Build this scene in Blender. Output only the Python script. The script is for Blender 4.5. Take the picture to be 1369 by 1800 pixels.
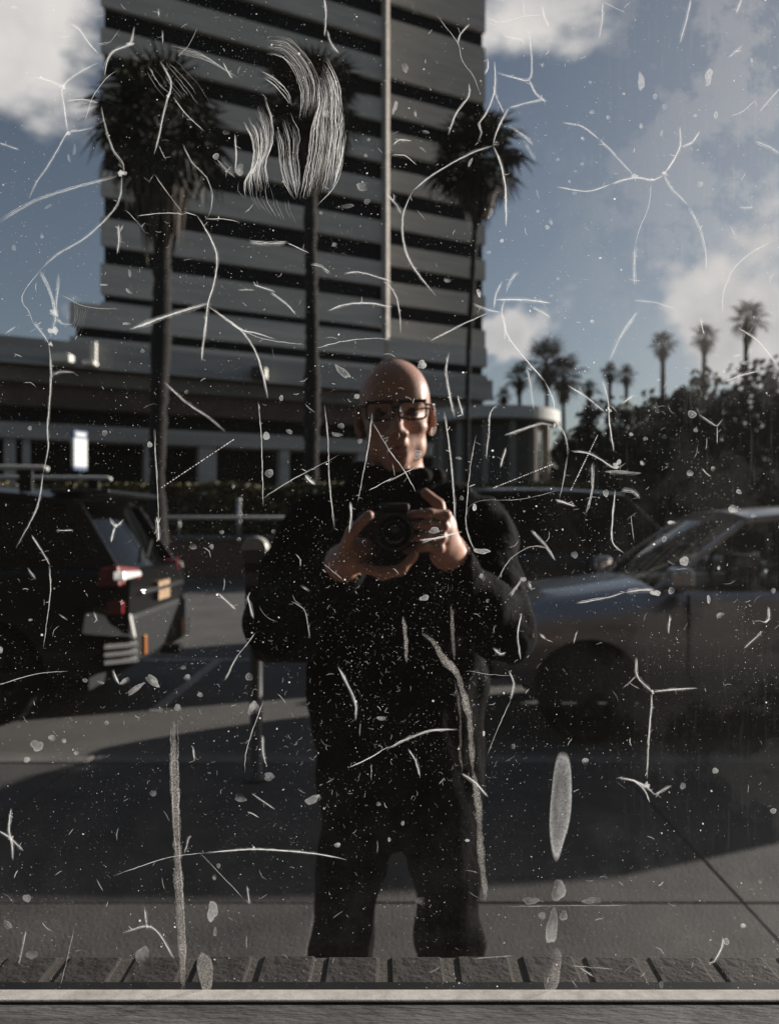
import bpy, bmesh, math, random
import numpy as np
from mathutils import Vector, Matrix, noise as mnoise
R = math.radians
random.seed(7)
sc = bpy.context.scene
for o in list(bpy.data.objects): bpy.data.objects.remove(o)

# ------------------------------------------------------------------ camera
CH = 1.43                     # camera height above the sidewalk
F = 1400.0                    # focal length in pixels of the 1369 x 1800 photograph
cam = bpy.data.cameras.new('camera'); camo = bpy.data.objects.new('camera', cam)
sc.collection.objects.link(camo); sc.camera = camo
camo.location = (0, 0, CH); camo.rotation_euler = (R(90), 0, 0)
cam.sensor_fit = 'VERTICAL'; cam.sensor_height = 36; cam.sensor_width = 36; cam.lens = 28
cam.shift_y = 20/1800
cam.clip_start = 0.05; cam.clip_end = 3000
PANE_Y = 0.72
cam.dof.use_dof = True; cam.dof.focus_distance = PANE_Y; cam.dof.aperture_fstop = 6.3
cam.dof.aperture_blades = 9

# ------------------------------------------------------------------ sky and sun
SUN_AZ, SUN_EL = 30.0, 15.4   # azimuth: degrees from +X towards +Y
w = bpy.data.worlds.new('World'); sc.world = w; w.use_nodes = True
nt = w.node_tree; nt.nodes.clear()
def N(t, **kw):
    n = nt.nodes.new(t)
    for k, v in kw.items(): setattr(n, k, v)
    return n
def math_node(op, a, b=None, c=None):
    n = N('ShaderNodeMath', operation=op)
    for i, v in enumerate((a, b, c)):
        if v is None: continue
        if isinstance(v, (int, float)): n.inputs[i].default_value = v
        else: nt.links.new(v, n.inputs[i])
    return n.outputs[0]
out = N('ShaderNodeOutputWorld'); bg = N('ShaderNodeBackground')
sky = N('ShaderNodeTexSky', sky_type='NISHITA'); sky.sun_disc = False
sky.sun_elevation = R(SUN_EL); sky.sun_rotation = R(90-SUN_AZ); sky.altitude = 60
sky.air_density = 1.0; sky.dust_density = 1.2; sky.ozone_density = 1.5
SKY_STRENGTH = 0.05
tc = N('ShaderNodeTexCoord')
wob = N('ShaderNodeTexNoise'); wob.inputs['Scale'].default_value = 5.0; wob.inputs['Detail'].default_value = 4
wob.inputs['Roughness'].default_value = 0.6
nt.links.new(tc.outputs['Generated'], wob.inputs['Vector'])
wsub = N('ShaderNodeVectorMath', operation='SUBTRACT'); nt.links.new(wob.outputs['Color'], wsub.inputs[0]); wsub.inputs[1].default_value = (0.5, 0.5, 0.5)
wmul = N('ShaderNodeVectorMath', operation='SCALE'); nt.links.new(wsub.outputs[0], wmul.inputs[0]); wmul.inputs['Scale'].default_value = 0.22
wadd = N('ShaderNodeVectorMath', operation='ADD'); nt.links.new(tc.outputs['Generated'], wadd.inputs[0]); nt.links.new(wmul.outputs[0], wadd.inputs[1])
mapn = N('ShaderNodeMapping'); mapn.inputs['Scale'].default_value = (1.0, 1.0, 2.0)
mapn.inputs['Location'].default_value = (0.9, 2.6, 0.1)
nt.links.new(tc.outputs['Generated'], mapn.inputs['Vector'])
fbm = N('ShaderNodeTexNoise'); fbm.inputs['Scale'].default_value = 5.5; fbm.inputs['Detail'].default_value = 6; fbm.inputs['Roughness'].default_value = 0.58
nt.links.new(mapn.outputs[0], fbm.inputs['Vector'])
acc = math_node('MULTIPLY', fbm.outputs['Fac'], 1.25)
# cumulus banks that stand in the sky of the photograph: direction, angular radius, weight
for (px, py, rad, amp) in ((35, 110, 0.17, 0.55), (105, 20, 0.10, 0.25), (1350, 545, 0.13, 0.72), (1230, 570, 0.10, 0.58), (915, 600, 0.075, 0.75), (868, 592, 0.05, 0.5),
                           (990, 75, 0.10, 0.26), (1120, 20, 0.12, 0.22), (1010, 215, 0.04, 0.22), (95, 555, 0.045, 0.5), (890, 5, 0.08, 0.30)):
    d = Vector(((px-684.5)/F, 1, (920-py)/F)).normalized()
    vm = N('ShaderNodeVectorMath', operation='DISTANCE'); nt.links.new(wadd.outputs[0], vm.inputs[0]); vm.inputs[1].default_value = d
    mr = N('ShaderNodeMapRange', interpolation_type='SMOOTHSTEP'); nt.links.new(vm.outputs['Value'], mr.inputs[0])
    mr.inputs[1].default_value = rad; mr.inputs[2].default_value = 0; mr.inputs[3].default_value = 0; mr.inputs[4].default_value = amp
    acc = math_node('ADD', acc, mr.outputs[0])
cf = N('ShaderNodeMapRange', interpolation_type='SMOOTHSTEP'); nt.links.new(acc, cf.inputs[0])
cf.inputs[1].default_value = 0.80; cf.inputs[2].default_value = 1.12
shade = N('ShaderNodeMapRange'); nt.links.new(wob.outputs['Fac'], shade.inputs[0])
shade.inputs[1].default_value = 0.35; shade.inputs[2].default_value = 0.65
ccol = N('ShaderNodeMix', data_type='RGBA'); nt.links.new(shade.outputs[0], ccol.inputs['Factor'])
ccol.inputs['A'].default_value = (0.30, 0.30, 0.31, 1); ccol.inputs['B'].default_value = (0.55, 0.525, 0.50, 1)
skm = N('ShaderNodeVectorMath', operation='SCALE'); nt.links.new(sky.outputs[0], skm.inputs[0]); skm.inputs['Scale'].default_value = SKY_STRENGTH
hsv = N('ShaderNodeHueSaturation'); hsv.inputs['Saturation'].default_value = 0.75; hsv.inputs['Value'].default_value = 1.0
nt.links.new(skm.outputs[0], hsv.inputs['Color'])
mixc = N('ShaderNodeMix', data_type='RGBA'); nt.links.new(cf.outputs[0], mixc.inputs['Factor'])
nt.links.new(hsv.outputs[0], mixc.inputs['A']); nt.links.new(ccol.outputs['Result'], mixc.inputs['B'])
nt.links.new(mixc.outputs['Result'], bg.inputs['Color']); bg.inputs['Strength'].default_value = 1.0
nt.links.new(bg.outputs[0], out.inputs[0])

sun = bpy.data.lights.new('sun', 'SUN'); sun.energy = 5.0; sun.angle = R(0.53); sun.color = (1.0, 0.94, 0.86)
suno = bpy.data.objects.new('sun', sun); sc.collection.objects.link(suno)
sd = Vector((math.cos(R(SUN_EL))*math.cos(R(SUN_AZ)), math.cos(R(SUN_EL))*math.sin(R(SUN_AZ)), math.sin(R(SUN_EL))))
suno.rotation_euler = sd.to_track_quat('Z', 'Y').to_euler(); suno.location = sd*30

sc.view_settings.view_transform = 'Standard'; sc.view_settings.look = 'None'
sc.view_settings.exposure = 0.5; sc.view_settings.gamma = 1.0; sc.view_settings.use_curve_mapping = False
sc.render.engine = 'CYCLES'
try:
    sc.cycles.transparent_max_bounces = 24; sc.cycles.max_bounces = 4; sc.cycles.diffuse_bounces = 1; sc.cycles.glossy_bounces = 2; sc.cycles.caustics_reflective = False; sc.cycles.caustics_refractive = False
except Exception: pass

# ------------------------------------------------------------------ helpers
COL = sc.collection
def u_of(px): return (px-684.5)/F
def at(px, py, Y): return Vector((u_of(px)*Y, Y, CH+(920-py)/F*Y))

MATS = {}
def mat(name, col, rough=0.8, metal=0.0, var=0.0, scale=5.0, bump=0.0, bscale=None, spec=0.5, stretch=None, coat=0.0, col2=None, detail=6):
    if name in MATS: return MATS[name]
    m = bpy.data.materials.new(name); m.use_nodes = True; t = m.node_tree; b = t.nodes['Principled BSDF']
    b.inputs['Roughness'].default_value = rough; b.inputs['Metallic'].default_value = metal
    b.inputs['Specular IOR Level'].default_value = spec; b.inputs['Coat Weight'].default_value = coat
    b.inputs['Base Color'].default_value = (*col, 1)
    if var or bump:
        c = t.nodes.new('ShaderNodeTexCoord'); mp = t.nodes.new('ShaderNodeMapping')
        if stretch: mp.inputs['Scale'].default_value = stretch
        t.links.new(c.outputs['Object'], mp.inputs['Vector'])
    if var:
        n = t.nodes.new('ShaderNodeTexNoise'); n.inputs['Scale'].default_value = scale; n.inputs['Detail'].default_value = detail; n.inputs['Roughness'].default_value = 0.65
        t.links.new(mp.outputs[0], n.inputs['Vector'])
        mr = t.nodes.new('ShaderNodeMapRange'); mr.inputs[1].default_value = 0.3; mr.inputs[2].default_value = 0.7
        t.links.new(n.outputs['Fac'], mr.inputs[0])
        mx = t.nodes.new('ShaderNodeMix'); mx.data_type = 'RGBA'; t.links.new(mr.outputs[0], mx.inputs['Factor'])
        lo = [max(0, v*(1-var)) for v in col]; hi = [min(1, v*(1+var)) for v in (col2 or col)]
        mx.inputs['A'].default_value = (*lo, 1); mx.inputs['B'].default_value = (*hi, 1)
        t.links.new(mx.outputs['Result'], b.inputs['Base Color'])
    if bump:
        n2 = t.nodes.new('ShaderNodeTexNoise'); n2.inputs['Scale'].default_value = bscale or scale*4; n2.inputs['Detail'].default_value = 5
        t.links.new(mp.outputs[0], n2.inputs['Vector'])
        bp = t.nodes.new('ShaderNodeBump'); bp.inputs['Strength'].default_value = bump; bp.inputs['Distance'].default_value = 0.02
        t.links.new(n2.outputs['Fac'], bp.inputs['Height']); t.links.new(bp.outputs[0], b.inputs['Normal'])
    MATS[name] = m; return m
def glass_mat(name, tint, rough=0.03):
    m = bpy.data.materials.new(name); m.use_nodes = True; t = m.node_tree; t.nodes.clear()
    o = t.nodes.new('ShaderNodeOutputMaterial'); mx = t.nodes.new('ShaderNodeMixShader'); tr = t.nodes.new('ShaderNodeBsdfTransparent'); gl = t.nodes.new('ShaderNodeBsdfGlossy')
    fr = t.nodes.new('ShaderNodeFresnel'); fr.inputs[0].default_value = 1.45
    tr.inputs[0].default_value = (*tint, 1); gl.inputs['Roughness'].default_value = rough
    t.links.new(fr.outputs[0], mx.inputs[0]); t.links.new(tr.outputs[0], mx.inputs[1]); t.links.new(gl.outputs[0], mx.inputs[2]); t.links.new(mx.outputs[0], o.inputs[0])
    MATS[name] = m; return m

class MB:
    def __init__(s): s.v = []; s.f = []; s.m = []
    def add(s, vs, fs, mi=0):
        b = len(s.v); s.v += [tuple(p) for p in vs]; s.f += [tuple(i+b for i in f) for f in fs]; s.m += [mi]*len(fs); return s
    def box(s, x0, x1, y0, y1, z0, z1, mi=0):
        return s.add([(x0,y0,z0),(x1,y0,z0),(x1,y1,z0),(x0,y1,z0),(x0,y0,z1),(x1,y0,z1),(x1,y1,z1),(x0,y1,z1)],
                     [(0,3,2,1),(4,5,6,7),(0,1,5,4),(1,2,6,5),(2,3,7,6),(3,0,4,7)], mi)
    def hexa(s, p, mi=0): return s.add(p, [(0,3,2,1),(4,5,6,7),(0,1,5,4),(1,2,6,5),(2,3,7,6),(3,0,4,7)], mi)
    def quad(s, a, b, c, d, mi=0): return s.add([a,b,c,d], [(0,1,2,3)], mi)
    def tube(s, pts, rad, n=8, mi=0, cap=True):
        pts = [Vector(p) for p in pts]; rs = rad if isinstance(rad, (list, tuple)) else [rad]*len(pts)
        vs = []; fs = []; up = None
        for i, p in enumerate(pts):
            d = (pts[min(i+1, len(pts)-1)]-pts[max(i-1, 0)]).normalized()
            if up is None: up = Vector((0,0,1)) if abs(d.z) < 0.9 else Vector((1,0,0))
            a = d.cross(up).normalized(); b2 = a.cross(d).normalized(); up = b2
            for k in range(n):
                t = 2*math.pi*k/n; vs.append(p+(a*math.cos(t)+b2*math.sin(t))*rs[i])
        for i in range(len(pts)-1):
            for k in range(n): fs.append((i*n+k, i*n+(k+1)%n, (i+1)*n+(k+1)%n, (i+1)*n+k))
        if cap: fs.append(tuple(range(n-1,-1,-1))); fs.append(tuple((len(pts)-1)*n+k for k in range(n)))
        return s.add(vs, fs, mi)
    def lathe(s, prof, axis='z', n=24, c=(0,0,0), mi=0, close=False):
        vs = []; fs = []
        for (r, h) in prof:
            for k in range(n):
                t = 2*math.pi*k/n; a, b = r*math.cos(t), r*math.sin(t)
                vs.append({'z':(c[0]+a,c[1]+b,c[2]+h),'y':(c[0]+a,c[1]+h,c[2]+b),'x':(c[0]+h,c[1]+a,c[2]+b)}[axis])
        m = len(prof)
        for i in range(m-1 if not close else m):
            j = (i+1) % m
            for k in range(n): fs.append((i*n+k, i*n+(k+1)%n, j*n+(k+1)%n, j*n+k))
        if not close: fs.append(tuple(range(n-1,-1,-1))); fs.append(tuple((m-1)*n+k for k in range(n)))
        return s.add(vs, fs, mi)
    def grid(s, rows, mi=0, flip=False):
        vs = [p for r in rows for p in r]; n = len(rows[0]); fs = []
        for i in range(len(rows)-1):
            for j in range(n-1):
                q = (i*n+j, i*n+j+1, (i+1)*n+j+1, (i+1)*n+j); fs.append(q[::-1] if flip else q)
        return s.add(vs, fs, mi)
    def mesh(s, name, mats, smooth=False):
        me = bpy.data.meshes.new(name); me.from_pydata(s.v, [], s.f)
        for m in (mats if isinstance(mats, (list, tuple)) else [mats]): me.materials.append(m)
        if any(s.m): me.polygons.foreach_set('material_index', s.m)
        if smooth: me.polygons.foreach_set('use_smooth', [True]*len(me.polygons))
        me.update(); return me
    def build(s, name, mats, parent=None, smooth=False, bevel=0, loc=None, rot=None):
        o = bpy.data.objects.new(name, s.mesh(name, mats, smooth)); COL.objects.link(o)
        if parent: o.parent = parent
        if loc is not None: o.location = loc
        if rot is not None: o.rotation_euler = rot
        if bevel:
            b = o.modifiers.new('bevel', 'BEVEL'); b.width = bevel; b.segments = 2; b.limit_method = 'ANGLE'
        return o
def link_mesh(name, me, parent=None, loc=(0,0,0), rot=(0,0,0), scale=(1,1,1)):
    o = bpy.data.objects.new(name, me); COL.objects.link(o); o.parent = parent
    o.location = loc; o.rotation_euler = rot; o.scale = scale; return o
def tag(o, label=None, cat=None, group=None, kind=None):
    if label: o['label'] = label
    if cat: o['category'] = cat
    if group: o['group'] = group
    if kind: o['kind'] = kind
    return o
def empty(name, loc=(0,0,0), rz=0):
    o = bpy.data.objects.new(name, None); COL.objects.link(o); o.location = loc; o.rotation_euler = (0,0,rz); o.empty_display_size = 0.2; return o

# ------------------------------------------------------------------ ground, road, pavements
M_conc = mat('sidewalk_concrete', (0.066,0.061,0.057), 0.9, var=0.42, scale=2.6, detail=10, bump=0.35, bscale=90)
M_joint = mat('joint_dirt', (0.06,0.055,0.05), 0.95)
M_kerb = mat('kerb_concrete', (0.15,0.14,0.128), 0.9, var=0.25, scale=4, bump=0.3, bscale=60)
M_asph = mat('asphalt', (0.105,0.098,0.091), 0.92, var=0.25, scale=1.2, bump=0.5, bscale=120)
M_paint = mat('road_paint', (0.34,0.32,0.30), 0.8, var=0.3, scale=14)
M_earth = mat('far_ground', (0.12,0.11,0.09), 0.95, var=0.3, scale=0.05)
tag(MB().quad((-900,-400,-0.19),(900,-400,-0.19),(900,1600,-0.19),(-900,1600,-0.19)).build('ground', M_earth), kind='structure')
tag(MB().box(-90,90,4.9,20.0,-0.175,-0.13).build('road', M_asph), kind='structure')
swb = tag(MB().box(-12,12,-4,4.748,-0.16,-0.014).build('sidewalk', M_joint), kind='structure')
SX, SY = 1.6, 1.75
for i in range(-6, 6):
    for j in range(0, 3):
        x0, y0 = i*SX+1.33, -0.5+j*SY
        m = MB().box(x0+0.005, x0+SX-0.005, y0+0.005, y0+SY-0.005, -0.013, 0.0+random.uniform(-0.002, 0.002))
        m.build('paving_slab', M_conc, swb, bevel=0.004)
kb = tag(MB().box(-40,40,4.75,4.898,-0.16,-0.09).build('kerb', M_kerb), kind='structure')
for i in range(-11, 11):
    MB().box(i*1.8+0.004, i*1.8+1.796, 4.752, 4.9, -0.088, 0.004).build('kerb_stone', M_kerb, kb, bevel=0.015)
gut = tag(MB().box(-40,40,4.904,5.4,-0.14,-0.122).build('gutter', mat('gutter_concrete', (0.125,0.115,0.106), 0.9, var=0.25, scale=5, bump=0.3, bscale=70)), kind='structure')
tag(MB().box(-60,60,9.05,9.17,-0.129,-0.126).build('parking_lane_line', M_paint), kind='structure')
for i in range(-9, 10):
    tag(MB().box(i*6-1.5, i*6+1.5, 12.35,12.47,-0.129,-0.126).build('centre_line_dash', M_paint), kind='structure')
for xx in (-1.95, -8.2):
    tag(MB().box(xx-0.05, xx+0.05, 6.6, 9.045,-0.129,-0.126).build('parking_bay_line', M_paint), kind='structure')
fk = tag(MB().box(-60,60,20.0,20.16,-0.16,0.0).build('far_kerb', M_kerb), kind='structure')
tag(MB().box(-70,70,20.164,23.2,-0.16,-0.006).build('far_sidewalk', M_conc), kind='structure')
# ------------------------------------------------------------------ office tower with podium
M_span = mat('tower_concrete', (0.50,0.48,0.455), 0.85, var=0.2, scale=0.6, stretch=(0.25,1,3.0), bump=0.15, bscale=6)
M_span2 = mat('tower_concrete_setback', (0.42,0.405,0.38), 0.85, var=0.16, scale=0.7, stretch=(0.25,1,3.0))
M_ribbon = mat('dark_ribbon_glass', (0.006,0.0065,0.008), 0.4, spec=0.12)
M_pale = mat('pale_pilaster', (0.36,0.315,0.27), 0.7, var=0.35, scale=1.5)
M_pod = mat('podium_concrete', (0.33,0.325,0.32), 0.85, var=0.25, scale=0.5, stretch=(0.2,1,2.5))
M_pod2 = mat('podium_shadow_band', (0.16,0.15,0.145), 0.85, var=0.2, scale=0.5)  # overhang shade put into the colour of the recessed band
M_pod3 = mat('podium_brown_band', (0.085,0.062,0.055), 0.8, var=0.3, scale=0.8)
M_black = mat('dark_interior', (0.012,0.012,0.012), 0.7)
AX, AY = -0.35, 76.36; TX, TY = 0.9005, 0.4348
tow = empty('office_tower', (AX, AY, -0.15), math.atan2(TY, TX))
tag(tow, 'tall grey concrete office tower with black ribbon windows and a low wide podium', 'building')
def lx(px, ly):                       # facade coordinate that stands on the sight line of column px
    u = u_of(px); X0 = AX-ly*TY; Y0 = AY+ly*TX
    return (u*Y0-X0)/(TX-u*TY)
GZ = 0.15
def zk(k): return 1.43+3.9*(k+0.65)+GZ
def skew(x0, x1, y0, y1, z0, z1):     # the end walls run back along the side street, not square to the front
    d = (y1-y0)*0.62
    return MB().hexa([(x0,y0,z0),(x1,y0,z0),(x1,y1,z0),(x0+d,y1,z0),(x0,y0,z1),(x1,y0,z1),(x1,y1,z1),(x0+d,y1,z1)])
xl = lx(177, 0)
skew(xl+0.5, -0.5, 0.62, 16, 15.0, 63).build('tower_core', M_ribbon, tow)
MB().box(0.0, lx(853, 5.49)-0.5, 6.1, 24, 15.0, 61).build('setback_core', M_ribbon, tow)
def block(x0, x1, y0, ks, hs, ztop, zbot, matx, skip=()):
    z = zbot
    for k, h in zip(ks, hs):
        zc = k
        skew(x0, x1, y0, y0+16, z, zc-h/2).build('spandrel', matx, tow)
        skew(x0+0.35, x1-0.12, y0+0.45, y0+0.58, zc-h/2+0.002, zc+h/2-0.002).build('ribbon_window', M_ribbon, tow)
        z = zc+h/2
    skew(x0, x1, y0, y0+16, z, ztop).build('spandrel', matx, tow)
ks = [19.9+GZ]+[zk(k) for k in range(5, 14)]
hs = [0.62, 1.5]+[1.8]*8
block(xl, 0.0, 0.0, ks, hs, 62.0, 19.35, M_span)
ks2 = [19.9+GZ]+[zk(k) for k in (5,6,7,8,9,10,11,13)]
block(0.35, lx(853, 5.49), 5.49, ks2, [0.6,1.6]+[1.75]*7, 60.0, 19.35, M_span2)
# sunlit chamfered corner pilaster between the two wings of the tower
MB().hexa([(-0.45,0.0,15.6),(-0.15,-0.52,15.6),(0.26,-0.26,15.6),(0.26,0.25,15.6),(-0.45,0.0,62.0),(-0.15,-0.52,62.0),(0.26,-0.26,62.0),(0.26,0.25,62.0)]).build('corner_pilaster', M_pale, tow)
# wider wing under the tower
xw0, xw1 = lx(123, -0.4), lx(856, -0.4)
skew(xw0, xw1, -0.4, 16, 17.3+GZ, 19.35).build('wing_spandrel', M_span, tow)
skew(xw0+0.5, xw1-0.3, 0.1, 15, 16.45+GZ, 17.3+GZ-0.002).build('wing_window', M_ribbon, tow)
skew(xw0, xw1, -0.41, 16, 15.4, 16.45+GZ-0.002).build('wing_base', M_span, tow)
# podium
xp0, xp1 = -62.0, lx(866, -4)
MB().box(xp0, xp1, -4.0, 15, 13.55, 15.4).build('podium_parapet', M_pod, tow)
MB().box(xp0, xp1, -4.25, -4.003, 13.40, 13.75).build('parapet_ledge', M_pod, tow)
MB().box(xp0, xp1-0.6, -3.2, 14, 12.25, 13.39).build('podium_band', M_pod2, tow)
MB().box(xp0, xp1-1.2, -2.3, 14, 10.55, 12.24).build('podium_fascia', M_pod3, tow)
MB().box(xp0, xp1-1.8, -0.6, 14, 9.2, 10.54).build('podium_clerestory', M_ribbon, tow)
MB().box(xp0, xp1-1.0, -3.0, -0.7, 8.0, 9.19).build('podium_beam', M_pod, tow)
MB().box(xp0, xp1-2.0, 2.0, 14, 0.0, 9.18).build('podium_glazing', M_ribbon, tow)
for px, wd in ((-60,1.0),(18,0.8),(47,0.55),(265,0.95),(365,1.45),(500,0.8),(636,0.95),(720,0.7),(790,0.8)):
    xx = lx(px, -2.5)
    MB().box(xx-wd/2, xx+wd/2, -2.7, -1.5, 0.0, 7.998).build('podium_column', M_pod, tow)
M_flood = mat('floodlight_white', (0.78,0.74,0.66), 0.6)
M_floodk = mat('floodlight_black', (0.02,0.02,0.02), 0.6)
ang = math.atan2(TY, TX)
for px, zz, ww, hh, dd, dark in ((112, 13.75, 1.3, 0.62, 1.5, 0), (158, 13.75, 0.8, 0.3, 1.0, 0), (455, 13.75, 1.1, 0.95, 1.3, 1)):
    xx = lx(px, -4.6)
    e = MB().box(-ww/2, ww/2, -dd/2, dd/2, 0, hh).build('floodlight', M_floodk if dark else M_flood, tow, loc=(xx, -4.7, zz-0.2), rot=(0,0,-ang), bevel=0.04)
    MB().box(ww/2+0.004, ww/2+0.06, -dd/2+0.05, dd/2-0.05, 0.05, hh-0.05).build('sunlit_end', M_flood, e)  # pale plate paints the sunlit right end of the box
MB().box(-0.16,0.16,-0.16,0.16,0,1.6).build('vent_pipe', M_flood, tow, loc=(lx(166,-4.4), -4.5, 13.8), rot=(0,0,-ang))

# ------------------------------------------------------------------ pavilion with round roof
M_plaster = mat('pavilion_plaster', (0.28,0.25,0.21), 0.85, var=0.15, scale=2)
M_fascia = mat('white_fascia', (0.55,0.52,0.48), 0.7)
pv = empty('round_pavilion', (6.4, 50.0, -0.15))
tag(pv, 'low round pavilion with a white rimmed flat roof beside the tower', 'pavilion')
MB().lathe([(4.15,7.68),(4.2,7.72),(4.2,8.42),(3.9,8.46)], n=64).build('roof', M_fascia, pv, smooth=False)
MB().lathe([(3.0,0.0),(3.0,7.66)], n=40).build('drum_wall', mat('pavilion_wall', (0.12,0.11,0.10), 0.85, var=0.2, scale=1.5), pv)
for k in range(14):
    a = 2*math.pi*k/14
    MB().box(-0.22,0.22,-0.16,0.16,0,7.65).build('column', M_plaster, pv, loc=(3.45*math.cos(a),3.45*math.sin(a),0), rot=(0,0,a))

# ------------------------------------------------------------------ brick planter wall, handrail, sign across the road
def brick_mat(name, c1, c2, mortar, scale, bw=0.5, bh=0.25, axis='xz'):
    m = bpy.data.materials.new(name); m.use_nodes = True; t = m.node_tree; b = t.nodes['Principled BSDF']; b.inputs['Roughness'].default_value = 0.9
    c = t.nodes.new('ShaderNodeTexCoord'); sp = t.nodes.new('ShaderNodeSeparateXYZ'); cb = t.nodes.new('ShaderNodeCombineXYZ')
    t.links.new(c.outputs['Object'], sp.inputs[0]); t.links.new(sp.outputs[0], cb.inputs[0]); t.links.new(sp.outputs[2], cb.inputs[1])
    br = t.nodes.new('ShaderNodeTexBrick'); br.inputs['Scale'].default_value = scale; br.inputs['Color1'].default_value = (*c1,1); br.inputs['Color2'].default_value = (*c2,1); br.inputs['Mortar'].default_value = (*mortar,1)
    br.inputs['Brick Width'].default_value = bw; br.inputs['Row Height'].default_value = bh; br.inputs['Mortar Size'].default_value = 0.012
    t.links.new(cb.outputs[0], br.inputs[0]); t.links.new(br.outputs['Color'], b.inputs['Base Color']); return m
M_brickfar = brick_mat('planter_brick', (0.17,0.085,0.06), (0.13,0.07,0.05), (0.2,0.18,0.16), 2.4)
pw = empty('planter_wall', (0, 21.0, 0)); tag(pw, 'low red brick planter wall with a pale cap across the road', 'wall')
MB().box(-26, 3.5, 0, 0.5, -0.01, 0.98).build('brickwork', M_brickfar, pw)
for i in range(-17, 3):
    MB().box(i*1.5+0.01-0.0, i*1.5+1.49, -0.07, 0.57, 0.982, 1.11).build('coping_stone', M_kerb, pw, bevel=0.01)
M_rail = mat('galvanised_rail', (0.55,0.53,0.50), 0.45, metal=0.6)
hr = empty('handrail', (0, 21.25, 1.11)); tag(hr, 'pale metal handrail standing on the brick planter wall', 'railing')
MB().tube([(-25,0,0.47),(3.2,0,0.47)], 0.055, 10).build('top_rail', M_rail, hr, smooth=True)
for x in range(-24, 4, 3):
    MB().tube([(x+0.4,0,0.0),(x+0.4,0,0.42)], 0.03, 8).build('post', M_rail, hr, smooth=True)
tag(MB().tube([(-4.1,21.7,1.0),(-4.1,21.7,2.02)], 0.06, 10).tube([(-4.1,21.7,2.02),(-4.1,21.7,2.12)], [0.08,0.05], 10).build('marker_post', M_rail, smooth=True), 'short grey marker post rising above the handrail', 'post')
# pylon sign, turned so that its face catches the sun
M_signw = mat('sign_white', (0.85,0.85,0.83), 0.5); M_signb = mat('sign_blue', (0.03,0.09,0.22), 0.5)
pc = at(140, 800, 27.0)
sg = empty('street_sign', (pc.x, pc.y, -0.01), R(62)); tag(sg, 'blue and white upright sign panel in front of the podium', 'sign')
z0, z1 = at(140, 826, 27).z, at(140, 757, 27).z
MB().tube([(0,0,0),(0,0,z0)], 0.06, 10).build('pole', M_floodk, sg, smooth=True)
MB().box(-0.27,0.27,-0.07,0.07,z0+0.002,z0+0.12).build('blue_foot', M_signb, sg)
MB().box(-0.27,0.27,-0.072,0.072,z0+0.122,z1-0.27).build('white_panel', M_signw, sg)
MB().box(-0.27,0.27,-0.07,0.07,z1-0.268,z1).build('blue_header', M_signb, sg)
MB().box(-0.2,0.2,-0.080,-0.0722,z1-0.19,z1-0.07).build('header_stripe', M_signw, sg)

# ------------------------------------------------------------------ vegetation
def leaf_mat(name, c, c2, rough=0.6):
    m = mat(name, c, rough, var=0.4, scale=1.2, col2=c2, spec=0.25); return m
M_leaf = leaf_mat('dark_leaf', (0.018,0.021,0.013), (0.036,0.039,0.022))
M_leaf2 = leaf_mat('olive_leaf', (0.022,0.023,0.013), (0.042,0.042,0.023))
M_frond = leaf_mat('palm_frond', (0.012,0.014,0.009), (0.026,0.027,0.016))
M_dead = mat('dead_frond', (0.05,0.034,0.023), 0.85, var=0.5, scale=3)
M_bark = mat('palm_bark', (0.014,0.011,0.0095), 0.95, var=0.4, scale=3, stretch=(1,1,6), bump=0.8, bscale=14)
M_bark2 = mat('tree_bark', (0.09,0.07,0.055), 0.95, var=0.4, scale=4)

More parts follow.
